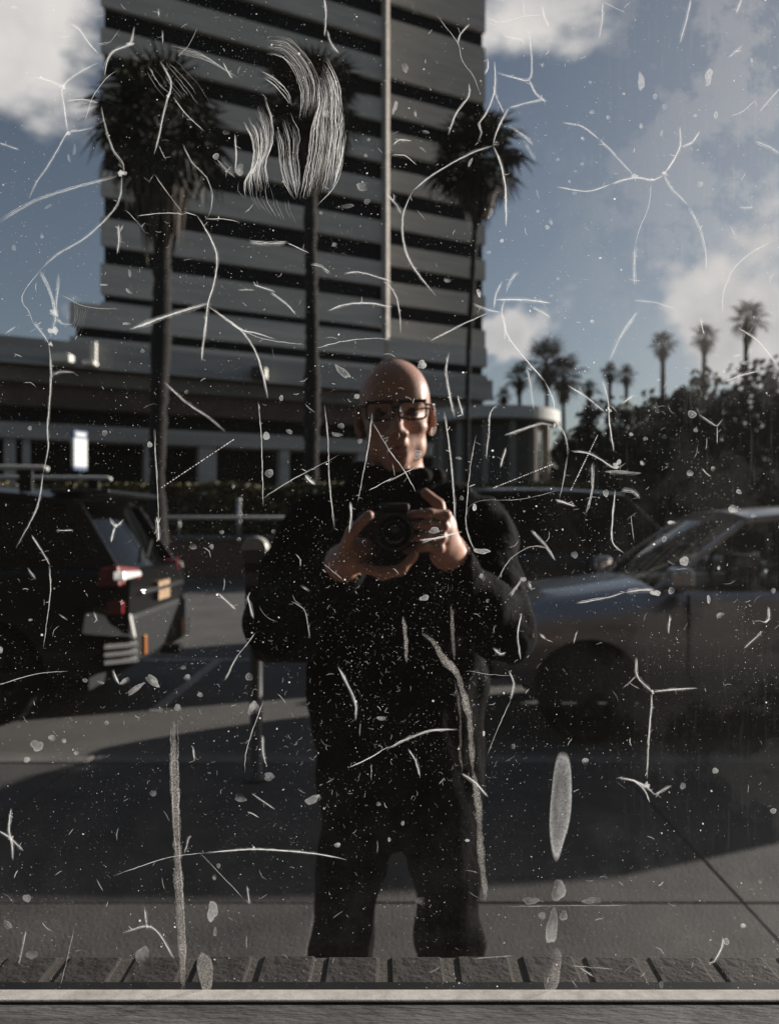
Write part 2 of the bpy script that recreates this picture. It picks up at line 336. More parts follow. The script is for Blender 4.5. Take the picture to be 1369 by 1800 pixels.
def fan_mesh(name, nb=18, seed=0):
    r = random.Random(seed); m = MB()
    m.tube([(0,0,0),(0.5,0,0.10),(0.95,0,0.12)], [0.035,0.02,0.014], 4)
    base = Vector((0.93,0,0.12))
    for i in range(nb):
        a = (i/(nb-1)-0.5)*R(250); L = (0.95 if abs(a) < 1 else 0.75)*r.uniform(0.85,1.08)
        d = Vector((math.cos(a), math.sin(a), 0)); sd_ = Vector((-math.sin(a), math.cos(a), 0))
        w0 = 0.055
        p1 = base+d*L*0.55+Vector((0,0,0.02-0.05*r.random())); p2 = base+d*L+Vector((0,0,-0.18-0.25*r.random()))
        m.add([base, p1+sd_*w0, p2, p1-sd_*w0, p1+Vector((0,0,-0.03))], [(0,1,4),(1,2,4),(2,3,4),(3,0,4)])
    return m
def palm(px, top_py, Y, trunk_r, crown_r, label, nf=46, single=True, lean=0.0, base_px=None, seed=1, skirt=1.0, group=None):
    r = random.Random(seed); top = at(px, top_py, Y); bx = u_of(base_px if base_px is not None else px)*Y
    root = empty('palm_tree', (bx, Y, -0.1)); tag(root, label, 'palm tree', group)
    H = top.z+0.1; dx = top.x-bx
    pts = []; rs = []; n = 96 if single else 12
    for i in range(n+1):
        f = i/n; z = f*H
        pts.append((dx*f*f+0.05*math.sin(f*7+seed), 0.05*math.sin(f*5+seed*2), z))
        rr = trunk_r*(1.35-0.5*min(1, f*5)*1.0+0.0) if f < 0.2 else trunk_r*(0.85+0.1*math.sin(f*9+seed))
        rs.append(rr*(1+(0.13 if single else 0.07)*r.uniform(-1,1)))
    MB().tube(pts, rs, 14).build('trunk', M_bark, root, smooth=True)
    C = Vector((dx, 0, H))
    if single:
        me = [fan_mesh('frond', 18, seed*10+q).mesh('frond', M_frond) for q in range(3)]
        for i in range(nf):
            el = R(88-150*(i/nf)**0.9)+r.uniform(-0.15,0.15); az = i*2.39996+r.uniform(-0.2,0.2)
            s = crown_r/1.9*r.uniform(0.82,1.12)
            q = Matrix.Rotation(az,4,'Z') @ Matrix.Rotation(-el,4,'Y') @ Matrix.Rotation(r.uniform(-0.5,0.5),4,'X')
            o = link_mesh('frond', me[i%3], root); o.matrix_local = Matrix.Translation(C) @ q @ Matrix.Diagonal((s,s,s,1))
    else:
        m = MB(); src = fan_mesh('x', 11, seed)
        for i in range(nf):
            el = R(85-150*(i/nf))+r.uniform(-0.2,0.2); az = i*2.39996
            s = crown_r/1.9*r.uniform(0.8,1.15)
            q = Matrix.Translation(C) @ Matrix.Rotation(az,4,'Z') @ Matrix.Rotation(-el,4,'Y') @ Matrix.Diagonal((s,s,s,1))
            m.add([q @ Vector(p) for p in src.v], src.f)
        m.build('crown', M_frond, root)
    if skirt:
        m = MB()
        for i in range(int(320 if single else 60)):
            az = r.uniform(0,6.283); f = r.random(); zt = H-crown_r*(0.05+0.65*f)*skirt; rad = crown_r*0.42*(1-0.45*f)*r.uniform(0.35,1.0); L = crown_r*0.62*skirt*r.uniform(0.7,1.2)
            a = C+Vector((math.cos(az)*trunk_r*0.8, math.sin(az)*trunk_r*0.8, zt-H)); b = C+Vector((math.cos(az)*rad, math.sin(az)*rad, zt-H-L*0.35)); c = C+Vector((math.cos(az)*rad*0.85, math.sin(az)*rad*0.85, zt-H-L))
            s_ = Vector((-math.sin(az), math.cos(az), 0))*crown_r*0.05
            m.add([a-s_*0.3, a+s_*0.3, b+s_, b-s_, c], [(0,1,2,3),(3,2,4)])
        m.build('dead_frond_skirt', M_dead, root)
    return root
palm(284, 232, 18.5, 0.225, 2.0, 'large shaggy palm with thick trunk in front of the tower, behind the black vehicle', 46, seed=3, base_px=279, skirt=1.1)
palm(548, 190, 28.0, 0.29, 2.2, 'middle palm standing before the tower, crown behind the scraped patch of glass', 50, seed=5, base_px=546, skirt=1.1)
palm(840, 285, 44.0, 0.18, 3.3, 'slender palm at the right corner of the tower', 42, seed=8, base_px=820, skirt=0.8)
far = [(885,697,70,1.0,'tiny palm just right of the tower corner, lowest of the row'),
       (912,664,80,1.8,'small palm right of the tower, left of the dense palm pair'),
       (960,640,85,3.1,'taller palm of the dense pair behind the pavilion'),
       (990,662,85,2.9,'shorter palm of the dense pair behind the pavilion'),
       (1035,684,95,1.3,'small palm peeking above the trees right of the dense pair'),
       (1071,656,100,1.6,'left one of two twin palms above the tree line'),
       (1100,661,100,1.6,'right one of two twin palms above the tree line'),
       (1164,608,90,1.9,'thin tall palm with round crown, third from the right edge'),
       (1238,594,85,1.9,'thin tall palm with ragged crown, second from the right edge'),
       (1313,562,75,2.2,'tallest thin palm nearest the right edge, against the white cloud')]
for i, (px, py, Y, cr, lb) in enumerate(far):
    palm(px, py, Y, 0.32 if px > 1110 else 0.26, cr, lb, 30, single=False, seed=20+i, skirt=0.9, group='far palms above the tree line', base_px=px+(-8 if px > 1200 else 0))

def tree(px, top_py, Y, rx, rz, label, seed, m=None, leaf=0.46, nl=110, zc=None, group='dark trees along the right'):
    r = random.Random(seed); top = at(px, top_py, Y); root = empty('broadleaf_tree', (top.x, Y, -0.1)); tag(root, label, 'tree', group)
    cz = top.z-rz
    tr = MB(); tr.tube([(0,0,0),(0.1,0,cz*0.45),(0.0,0.1,cz)], [0.28,0.2,0.12], 8)
    fo = MB()
    for k in range(nl):
        while True:
            d = Vector((r.uniform(-1,1), r.uniform(-1,1), r.uniform(-1,1)))
            if 0.25 < d.length < 1: break
        d = d.normalized()*(0.45+0.55*r.random()**0.6)
        c = Vector((d.x*rx, d.y*rx, cz+d.z*rz)); cr = r.uniform(0.5,1.1)*rx*0.24
        if k < 8: tr.tube([(0.0,0.05,cz*0.7),tuple(Vector((0,0,cz*0.85)).lerp(c,0.5)),tuple(c)], [0.09,0.06,0.02], 5)
        for j in range(80):
            v = Vector((r.gauss(0,1), r.gauss(0,1), r.gauss(0,0.8)))*cr*0.55
            p = c+v; a = Vector((r.gauss(0,1), r.gauss(0,1), r.gauss(0,1))).normalized(); b = a.orthogonal().normalized(); s = leaf*r.uniform(0.5,1.1)
            e = a.cross(b)
            fo.add([p-b*s*0.5, p+e*s*0.28, p+b*s*0.5, p-e*s*0.28], [(0,1,2,3)])
    tr.build('trunk', M_bark2, root, smooth=True); fo.build('crown', m or M_leaf, root)
    return root
tree(1015, 752, 52, 2.1, 3.2, 'smallest dark tree beside the round pavilion', 1)
tree(1085, 696, 46, 3.0, 4.2, 'rounded dark tree second from the pavilion', 2)
tree(1160, 690, 42, 3.0, 4.6, 'dark tree with flat top below the third palm', 3)
tree(1245, 668, 36, 2.6, 4.4, 'dark ragged tree below the second palm from the right', 4, M_leaf2)
tree(1345, 645, 32, 2.8, 4.6, 'tallest dark tree at the right edge of the picture', 5, leaf=0.4)
tree(1450, 640, 32, 3.0, 4.4, 'dark tree just beyond the right edge', 6)
tree(1125, 760, 33, 2.0, 2.6, 'low bushy tree in front of the rounded tree', 7, M_leaf2, leaf=0.36)
tree(1275, 765, 28, 1.9, 2.4, 'low bushy tree above the roof of the grey-brown crossover', 8, leaf=0.34)
# hedge behind the planter wall
r = random.Random(5); hd = empty('hedge', (0, 24.3, -0.05)); tag(hd, 'clipped hedge with brownish sunlit top below the podium', 'hedge')
fo = MB()
for k in range(16000):
    x = r.uniform(-17, 6); f = r.random(); top = 2.62+0.22*mnoise.noise((x*0.7,0,0))+0.1*mnoise.noise((x*2.3,3,0))
    if f < 0.45: y, z = r.uniform(-0.75,0.75), top-abs(r.gauss(0,0.06))
    else: y, z = -0.75+abs(r.gauss(0,0.12)), r.uniform(0.1, top)
    p = Vector((x,y,z)); a = Vector((r.gauss(0,1),r.gauss(0,1),r.gauss(0,1))).normalized(); b = a.orthogonal().normalized(); e = a.cross(b); s = r.uniform(0.07,0.15)
    fo.add([p-b*s,p+e*s*0.5,p+b*s,p-e*s*0.5],[(0,1,2,3)])
fo.build('foliage', leaf_mat('hedge_leaf',(0.075,0.068,0.025),(0.13,0.105,0.04)), hd)
MB().box(-17,6,-0.6,0.65,0.0,2.35).build('inner_twigs', mat('hedge_twigs',(0.02,0.018,0.012),0.9), hd)
# ------------------------------------------------------------------ vehicles
M_tyre = mat('tyre_rubber', (0.008,0.008,0.008), 0.9, spec=0.2)
M_rim = mat('alloy_rim', (0.012,0.012,0.012), 0.5, spec=0.3)
M_trim = mat('black_trim', (0.012,0.012,0.013), 0.6, spec=0.25)
M_chrome = mat('chrome', (0.75,0.74,0.72), 0.18, metal=1.0)
M_red = mat('tail_red', (0.16,0.012,0.014), 0.25, coat=0.5)
M_clear = mat('lamp_clear', (0.75,0.73,0.72), 0.15, coat=0.6)
M_amber = mat('amber_reflector', (0.42,0.15,0.04), 0.3)
M_plate = mat('licence_plate_face', (0.40,0.26,0.15), 0.5, var=0.4, scale=25)
M_seat = mat('seat_cloth', (0.05,0.047,0.045), 0.9)
M_glint_rail = mat('glint_and_rail_silver', (0.85,0.83,0.80), 0.4, metal=0.0, coat=0.3)  # roof rail colour; also stands in for light glints on the bumper
G_priv = glass_mat('privacy_glass', (0.10,0.10,0.11)); G_car = glass_mat('car_glass', (0.72,0.74,0.73))
def interp(x, pts):
    if x <= pts[0][0]: return pts[0][1]
    for (a, b), (c, d) in zip(pts, pts[1:]):
        if x <= c:
            f = (x-a)/(c-a); f = f*f*(3-2*f) if False else f
            return b+(d-b)*f
    return pts[-1][1]
def vehicle(name, label, cat, loc, rz, P, paint):
    L, W, H = P['L'], P['W'], P['H']; hw = W/2
    root = empty(name, loc, rz); tag(root, label, cat)
    sh = P['shoulder']; wx = P['wheels']; wr = P['wr']; ar = wr+0.055; sill = P.get('sill', 0.36)
    def plan(x):
        a = max(0, (abs(x)-(L/2-0.75))/0.75); return 1-0.17*a**2.4
    def prof(z):
        return interp(z, [(0.25,0.90),(0.5,0.975),(0.74,0.995),(0.80,0.985),(0.86,1.0),(1.0,0.985),(1.3,0.95)])
    def low(x):
        z = sill+0.10*max(0,(abs(x)-(L/2-0.6))/0.6)**2
        for xc in wx:
            if abs(x-xc) < ar: z = max(z, wr+math.sqrt(ar*ar-(x-xc)**2))
        return z
    xs = sorted(set([-L/2+i*(L/110) for i in range(111)]+[xc+s*ar for xc in wx for s in (-0.999,0.999)]))
    rows = []
    for x in xs:
        zl, zt = low(x), interp(x, sh); side = []
        for i in range(12):
            f = i/11; z = zl+(zt-zl)*f; rd = 0.04+0.10*min(1,max(0,(x-P['xa0']+0.3)/0.4)); side.append((hw*plan(x)*prof(z)*(1-rd*max(0,1-(zt-z)/0.22)**2), z))
        yb = side[-1][0]
        crown = 0.05 if (x > P['xa0'] or (P.get('trunk') and x < P['xd0'])) else 0.0
        top = [(yb*0.94, zt+0.018+crown*0.25), (yb*0.7, zt+0.02+crown*0.7), (yb*0.35, zt+0.02+crown), (0, zt+0.02+crown*1.08)]
        full = side+top
        rows.append([(x,-y,z) for y, z in full]+[(x,y,z) for y, z in full[-2::-1]])
    m = MB(); m.grid(rows)
    n = len(rows[0])
    for row, fl in ((rows[0], False), (rows[-1], True)):
        k = n//2; fs = [(j, j+1, n-2-j, n-1-j) for j in range(k)]
        m.add(row, [f[::-1] if fl else f for f in fs])
    m.build('body', paint, root, smooth=True)
    MB().box(-L/2+0.35, L/2-0.35, -hw+0.28, hw-0.28, 0.24, 0.72).box(-L/2+0.95,L/2-1.05,-hw+0.08,hw-0.08,0.26,0.40).build('underbody', M_trim, root)
    xa0, xa1, xd0, xd1 = P['xa0'], P['xa1'], P['xd0'], P['xd1']; yr = hw*P.get('tumble', 0.76)
    zb = lambda x: interp(x, sh)
    MB().box(xd0+0.1, xa0-0.05, -hw+0.16, hw-0.16, zb(0)+0.025, zb(0)+0.04).build('cabin_floor', M_trim, root)
    # roof
    RR = []
    for i in range(13):
        f = i/12; x = xa1+(xd1-xa1)*f; zc = H-0.10*(abs(f-0.45)/0.55)**2.2
        RR.append([(x, yr*s, zc-0.055*abs(s)**3) for s in (-1,-0.93,-0.7,-0.35,0,0.35,0.7,0.93,1)])
    m = MB(); m.grid(RR, flip=True); low_ = [[(x,y,z-0.045) for x,y,z in r_] for r_ in RR]; m.grid(low_)
    for s in (0,-1): m.grid([[r_[s] for r_ in RR],[r_[s] for r_ in low_]], flip=(s==0))
    m.grid([RR[0],low_[0]]); m.grid([RR[-1],low_[-1]], flip=True)
    m.build('roof', paint, root, smooth=True)
    zr = lambda f: H-0.10*(abs(f-0.45)/0.55)**2.2-0.075
    fr = P['pillars']
    def edge(f, s):
        xb = xa0+(xd0-xa0)*f; xt = xa1+(xd1-xa1)*f
        return Vector((xb, s*(hw*plan(xb)*0.905), zb(xb)+0.012)), Vector((xt, s*(yr-0.012), zr(f)))
    for s in (-1,1):
        for i, (f, wd) in enumerate(fr):
            b, t = edge(f, s); v = Vector((wd/2,0,0)); y_ = Vector((0,-s*0.05,0))
            MB().hexa([b-v,b+v,b+v+y_,b-v+y_,t-v*0.8,t+v*0.8,t+v*0.8+y_,t-v*0.8+y_]).build('pillar', paint if P.get('bodypillars') or i in (0,len(fr)-1) else M_trim, root, bevel=0.012)
        for (f0, w0), (f1, w1) in zip(fr, fr[1:]):
            b0, t0 = edge(f0, s); b1, t1 = edge(f1, s); iy = Vector((0,-s*0.02,0))
            MB().quad(b0+iy-Vector((w0/2,0,0)), b1+iy+Vector((w1/2,0,0)), t1+iy+Vector((w1*0.4,0,0)), t0+iy-Vector((w0*0.4,0,0))).build('side_window', P['glass'] if f0 < 0.45 else P['rglass'], root)
    for nm, f, gl, bul in (('windscreen', 0, P['glass'], 0.10), ('rear_window', 1, P['rglass'], -0.06)):
        rws = []
        bl, tl = edge(f, -1); br, tr = edge(f, 1)
        for i in range(5):
            q = i/4; a = bl.lerp(tl, q); c = br.lerp(tr, q)
            rws.append([tuple(a.lerp(c, j/8)+Vector((bul*(1-(j/4-1)**2),0,0))) for j in range(9)])
        MB().grid(rws, flip=(f==1)).build(nm, gl, root, smooth=True)
    # wheels
    for xc in wx:
        for s in (-1,1):
            wl = empty('wheel', (xc, s*(hw-0.125), wr)); wl.parent = root
            MB().lathe([(wr*0.62,-0.10),(wr*0.9,-0.11),(wr*0.985,-0.085),(wr,-0.05),(wr,0.05),(wr*0.985,0.085),(wr*0.9,0.11),(wr*0.62,0.10)], 'y', 32, close=True).build('tyre', M_tyre, wl, smooth=True)
            rm = MB(); rm.lathe([(wr*0.64,-0.09),(wr*0.64,0.09),(wr*0.58,0.09),(wr*0.58,-0.09)], 'y', 28, close=True); rm.lathe([(0.06,s*0.02),(0.07,s*0.07),(0.05,s*0.085)],'y',14)
            for k in range(6):
                a = k*math.pi/3; c_, s_ = math.cos(a), math.sin(a); w_ = 0.035
                p = lambda r_, t_, y_: (r_*c_-t_*s_, y_, r_*s_+t_*c_)
                rm.hexa([p(0.04,-w_,s*0.03),p(wr*0.6,-w_*0.7,s*0.04),p(wr*0.6,w_*0.7,s*0.04),p(0.04,w_,s*0.03),p(0.04,-w_,s*0.07),p(wr*0.6,-w_*0.7,s*0.075),p(wr*0.6,w_*0.7,s*0.075),p(0.04,w_,s*0.07)])
            rm.build('rim', M_rim, wl)
    # seats
    for x in P['seats']:
        for s in (-1,1):
            MB().box(x-0.06,x+0.08,s*0.40-0.24,s*0.40+0.24,zb(0)+0.03,zb(0)+0.22).box(x-0.04,x+0.06,s*0.40-0.13,s*0.40+0.13,zb(0)+0.26,zb(0)+0.42).build('seat_back', M_seat, root, bevel=0.04)
    # doors seams, handles, mirrors
    for s in (-1,1):
        for x in P['doors']:
            yy = hw*plan(x)*prof(0.9)
            MB().box(x-0.008,x+0.008,s*yy-0.02,s*yy+0.004*s+0.003,sill+0.12,zb(x)-0.01).build('door_seam', M_trim, root)
        for x in P['handles']:
            yy = hw*plan(x)*prof(0.95)
            MB().box(x-0.11,x+0.11,s*yy-0.02,s*yy+0.02,zb(x)-0.13,zb(x)-0.09).build('door_handle', P.get('handle_mat', paint), root, bevel=0.012)
        x = xa0-0.12; yy = hw*plan(x)*0.95
        mo = MB().box(x-0.06,x+0.10,min(s*(yy+0.03),s*(yy+0.25)),max(s*(yy+0.03),s*(yy+0.25)),zb(x)+0.03,zb(x)+0.19).build('wing_mirror', paint, root, bevel=0.045)
        MB().box(x-0.03,x+0.05,min(s*(yy-0.03),s*(yy+0.06)),max(s*(yy-0.03),s*(yy+0.06)),zb(x)+0.0,zb(x)+0.06).build('mirror_arm', M_trim, mo)
        # lamps at the corners
        x = L/2-0.30; yy = hw*plan(x)*0.99
        MB().hexa([(L/2-0.50,s*hw*0.975,P['lamp_z']-0.06),(L/2-0.02,s*hw*0.60,P['lamp_z']-0.09),(L/2-0.10,s*hw*0.5,P['lamp_z']-0.09),(L/2-0.5,s*hw*0.8,P['lamp_z']-0.06),
                   (L/2-0.52,s*hw*0.965,P['lamp_z']+0.08),(L/2-0.06,s*hw*0.60,P['lamp_z']+0.06),(L/2-0.14,s*hw*0.5,P['lamp_z']+0.06),(L/2-0.52,s*hw*0.8,P['lamp_z']+0.08)]).build('headlight', M_clear, root, bevel=0.02)
    MB().box(L/2-0.03,L/2+0.02,-0.45,0.45,P['lamp_z']-0.16,P['lamp_z']+0.02).build('grille', M_trim, root, bevel=0.02)
    MB().box(L/2-0.12,L/2+0.05,-hw*0.78,hw*0.78,0.42,0.60).build('front_bumper', M_trim, root, bevel=0.05)
    return root
M_suvp = mat('black_car_paint', (0.003,0.003,0.0033), 0.3, coat=0.25, spec=0.25)
M_brownp = mat('brown_car_paint', (0.40,0.375,0.37), 0.34, metal=0.85, coat=0.6)
M_navyp = mat('dark_blue_car_paint', (0.004,0.0045,0.006), 0.35, coat=0.3)
SUV = dict(L=5.3, W=2.02, H=1.90, wr=0.39, wheels=(-1.62,1.55), shoulder=[(-2.65,1.16),(-2.2,1.20),(0.9,1.15),(1.2,1.14),(2.3,1.05),(2.65,0.92)],
           xa0=1.25, xa1=0.55, xd0=-2.50, xd1=-2.18, pillars=[(0,0.09),(0.33,0.08),(0.62,0.09),(1.0,0.16)], glass=G_priv, rglass=G_priv, seats=(0.1,-0.8), doors=(1.05,0.05,-0.95), handles=(0.2,-0.8), lamp_z=0.93)
sv = vehicle('parked_suv', 'black parked utility vehicle seen from behind at the left, rear bumper glints shaped as pale pieces', 'car', (-2.02-2.65, 7.02, -0.13), math.pi, SUV, M_suvp)
# local frame: rear at x=-2.65; world right = local -x; the side towards the camera is local +y
def suv_rear(root, P, full=True):
    L, hw = P['L'], P['W']/2
    for s in (1,-1):
        tl = MB().hexa([(-2.44,s*hw*0.955,1.07),(-2.60,s*hw*0.90,1.07),(-2.665,s*hw*0.56,1.11),(-2.5,s*hw*0.56,1.11),(-2.46,s*hw*0.945,1.22),(-2.58,s*hw*0.88,1.24),(-2.655,s*hw*0.56,1.20),(-2.5,s*hw*0.56,1.22)]).build('tail_light', M_red, root, bevel=0.015)
        MB().hexa([(-2.56,s*hw*0.93,1.12),(-2.63,s*hw*0.88,1.12),(-2.69,s*hw*0.62,1.14),(-2.62,s*hw*0.62,1.14),(-2.56,s*hw*0.93,1.19),(-2.62,s*hw*0.86,1.19),(-2.68,s*hw*0.62,1.18),(-2.6,s*hw*0.62,1.18)]).build('reversing_lens', M_clear, tl, bevel=0.01)
        MB().box(-2.62,-2.50,min(s*hw*0.90,s*hw*0.80),max(s*hw*0.90,s*hw*0.80),0.86,0.96).build('bumper_reflector', M_red, root, bevel=0.01)
        # sun glints on the glossy bumper, modelled as a pale corner and slats
        MB().hexa([(-2.34,s*hw*0.99,0.72),(-2.70,s*hw*0.80,0.66),(-2.66,s*hw*0.70,0.66),(-2.34,s*hw*0.85,0.72),(-2.36,s*hw*0.97,0.88),(-2.66,s*hw*0.80,0.86),(-2.62,s*hw*0.70,0.86),(-2.36,s*hw*0.85,0.88)]).build('bumper_glint', M_glint_rail, root, bevel=0.02)
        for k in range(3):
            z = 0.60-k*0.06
            MB().hexa([(-2.50,s*hw*0.94,z),(-2.71,s*hw*0.80,z),(-2.66,s*hw*0.70,z),(-2.50,s*hw*0.84,z),(-2.50,s*hw*0.94,z+0.03),(-2.71,s*hw*0.80,z+0.03),(-2.66,s*hw*0.70,z+0.03),(-2.50,s*hw*0.84,z+0.03)]).build('bumper_glint_slat', M_glint_rail, root)
        MB().box(-2.705,-2.665,min(s*hw*0.60,s*hw*0.54),max(s*hw*0.60,s*hw*0.54),0.50,0.66).build('amber_reflector', M_amber, root, bevel=0.006)
    MB().box(-2.68,-2.46,-hw*0.78,hw*0.78,0.44,0.86).build('rear_bumper', M_trim, root, bevel=0.05)
    MB().box(-2.70,-2.60,-hw*0.62,hw*0.62,0.985,1.02).build('chrome_strip', M_chrome, root, bevel=0.008)
    pl = MB().box(-2.69,-2.655,-0.17,0.17,0.90,1.06).build('licence_plate', M_plate, root)
    MB().box(-2.45,-1.98,-hw*0.70,hw*0.70,P['H']-0.105,P['H']-0.07).build('roof_spoiler', MATS['black_car_paint'], root, bevel=0.015)
    MB().tube([(-2.56,0.1,1.26),(-2.50,-0.25,1.40)], 0.012, 6).build('rear_wiper', M_trim, root)
    MB().box(-2.84,-2.66,-0.05,0.05,0.42,0.50).build('tow_hitch', M_trim, root, bevel=0.01)
    for s in ((1,-1) if full else ()):
        rl = MB().tube([(-1.97,s*0.72,P['H']+0.085),(-1.93,s*0.72,P['H']+0.10),(0.2,s*0.72,P['H']+0.115),(0.35,s*0.72,P['H']+0.02)], 0.020, 8).build('roof_rail', M_glint_rail, root, smooth=True)
        for x in (-1.8,-0.8,0.1): MB().box(x-0.05,x+0.05,s*0.72-0.014,s*0.72+0.014,P['H']-0.09,P['H']+0.10).build('rail_foot', M_trim, rl)
suv_rear(sv, SUV)
CAR = dict(L=5.2, W=1.86, H=1.72, wr=0.345, wheels=(-1.50,1.945), shoulder=[(-2.6,1.06),(-2.2,1.10),(1.1,1.06),(1.47,1.07),(2.2,0.98),(2.48,0.88),(2.6,0.76)],
           xa0=1.445, xa1=0.745, xd0=-2.47, xd1=-2.10, pillars=[(0,0.075),(0.27,0.07),(0.52,0.075),(0.78,0.08),(1.0,0.14)], glass=G_car, rglass=G_priv, seats=(0.28,-0.6,-1.45), doors=(1.25,0.30,-0.68), handles=(0.47,-0.5), lamp_z=0.80, bodypillars=True)
car = vehicle('parked_car', 'grey-brown parked crossover at the right, bonnet behind the man, dark wheel arch showing', 'car', (0.75+2.6, 6.52, -0.13), math.pi, CAR, M_brownp)
for s in (1,-1):
    MB().box(-2.60,-2.32,min(s*0.70,s*0.89),max(s*0.70,s*0.89),0.86,1.04).build('tail_light', M_red, car, bevel=0.02)
MB().box(-2.64,-2.52,-0.7,0.7,0.45,0.62).build('rear_bumper', M_trim, car, bevel=0.04)
MB().tube([(0.80,0.34+0.17*math.cos(t*math.pi/8),1.20+0.17*math.sin(t*math.pi/8)) for t in range(17)], 0.015, 6).build('steering_wheel', M_trim, car, smooth=True)
shade_car = vehicle('parked_car', 'unseen silver car added beyond the right edge to shade the sidewalk', 'car', (5.95+0.7+2.6, 6.55, -0.13), math.pi, dict(CAR, glass=G_priv), mat('silver_car_paint', (0.4,0.4,0.4), 0.35, metal=0.8, coat=0.5))  # unseen car, added to lengthen the shadow of the parked row
for s in (1,-1):
    MB().box(-2.60,-2.32,min(s*0.70,s*0.89),max(s*0.70,s*0.89),0.86,1.04).build('tail_light', M_red, shade_car, bevel=0.02)
sv2 = vehicle('passing_suv', 'dark utility vehicle out in the road behind the man and the grey-brown crossover', 'car', (2.30, 10.4, -0.13), 0.0, dict(SUV, H=2.02), M_navyp)
suv_rear(sv2, dict(SUV, H=2.02), False)

# ------------------------------------------------------------------ parking meter
M_meter = mat('meter_grey', (0.10,0.10,0.10), 0.45, metal=0.5); M_meterl = mat('meter_dome', (0.45,0.43,0.40), 0.35, metal=0.2)
pm = empty('parking_meter', (-0.745, 4.45, 0.0)); tag(pm, 'single grey parking meter on a post behind the man, beside his bag', 'parking meter')
MB().lathe([(0.075,0.0),(0.07,0.02),(0.036,0.035),(0.034,1.02),(0.05,1.04),(0.05,1.08)], n=18).build('post', M_meter, pm, smooth=True)
MB().hexa([(-0.06,-0.06,1.08),(0.06,-0.06,1.08),(0.06,0.06,1.08),(-0.06,0.06,1.08),(-0.072,-0.065,1.28),(0.072,-0.065,1.28),(0.072,0.065,1.28),(-0.072,0.065,1.28)]).build('housing', M_meter, pm, bevel=0.02)
vs = [(0.072*math.cos(t), 1.282+0.075*math.sin(t)) for t in [i*math.pi/12 for i in range(13)]]
m = MB(); m.add([(x,-0.062,z) for x,z in vs]+[(x,0.062,z) for x,z in vs], [tuple(range(12,-1,-1)), tuple(range(13,26))]+[(i,i+1,14+i,13+i) for i in range(12)]); m.build('dome', M_meterl, pm, bevel=0.01)
MB().box(-0.055,0.055,-0.067,-0.063,1.16,1.21).build('display', M_trim, pm)
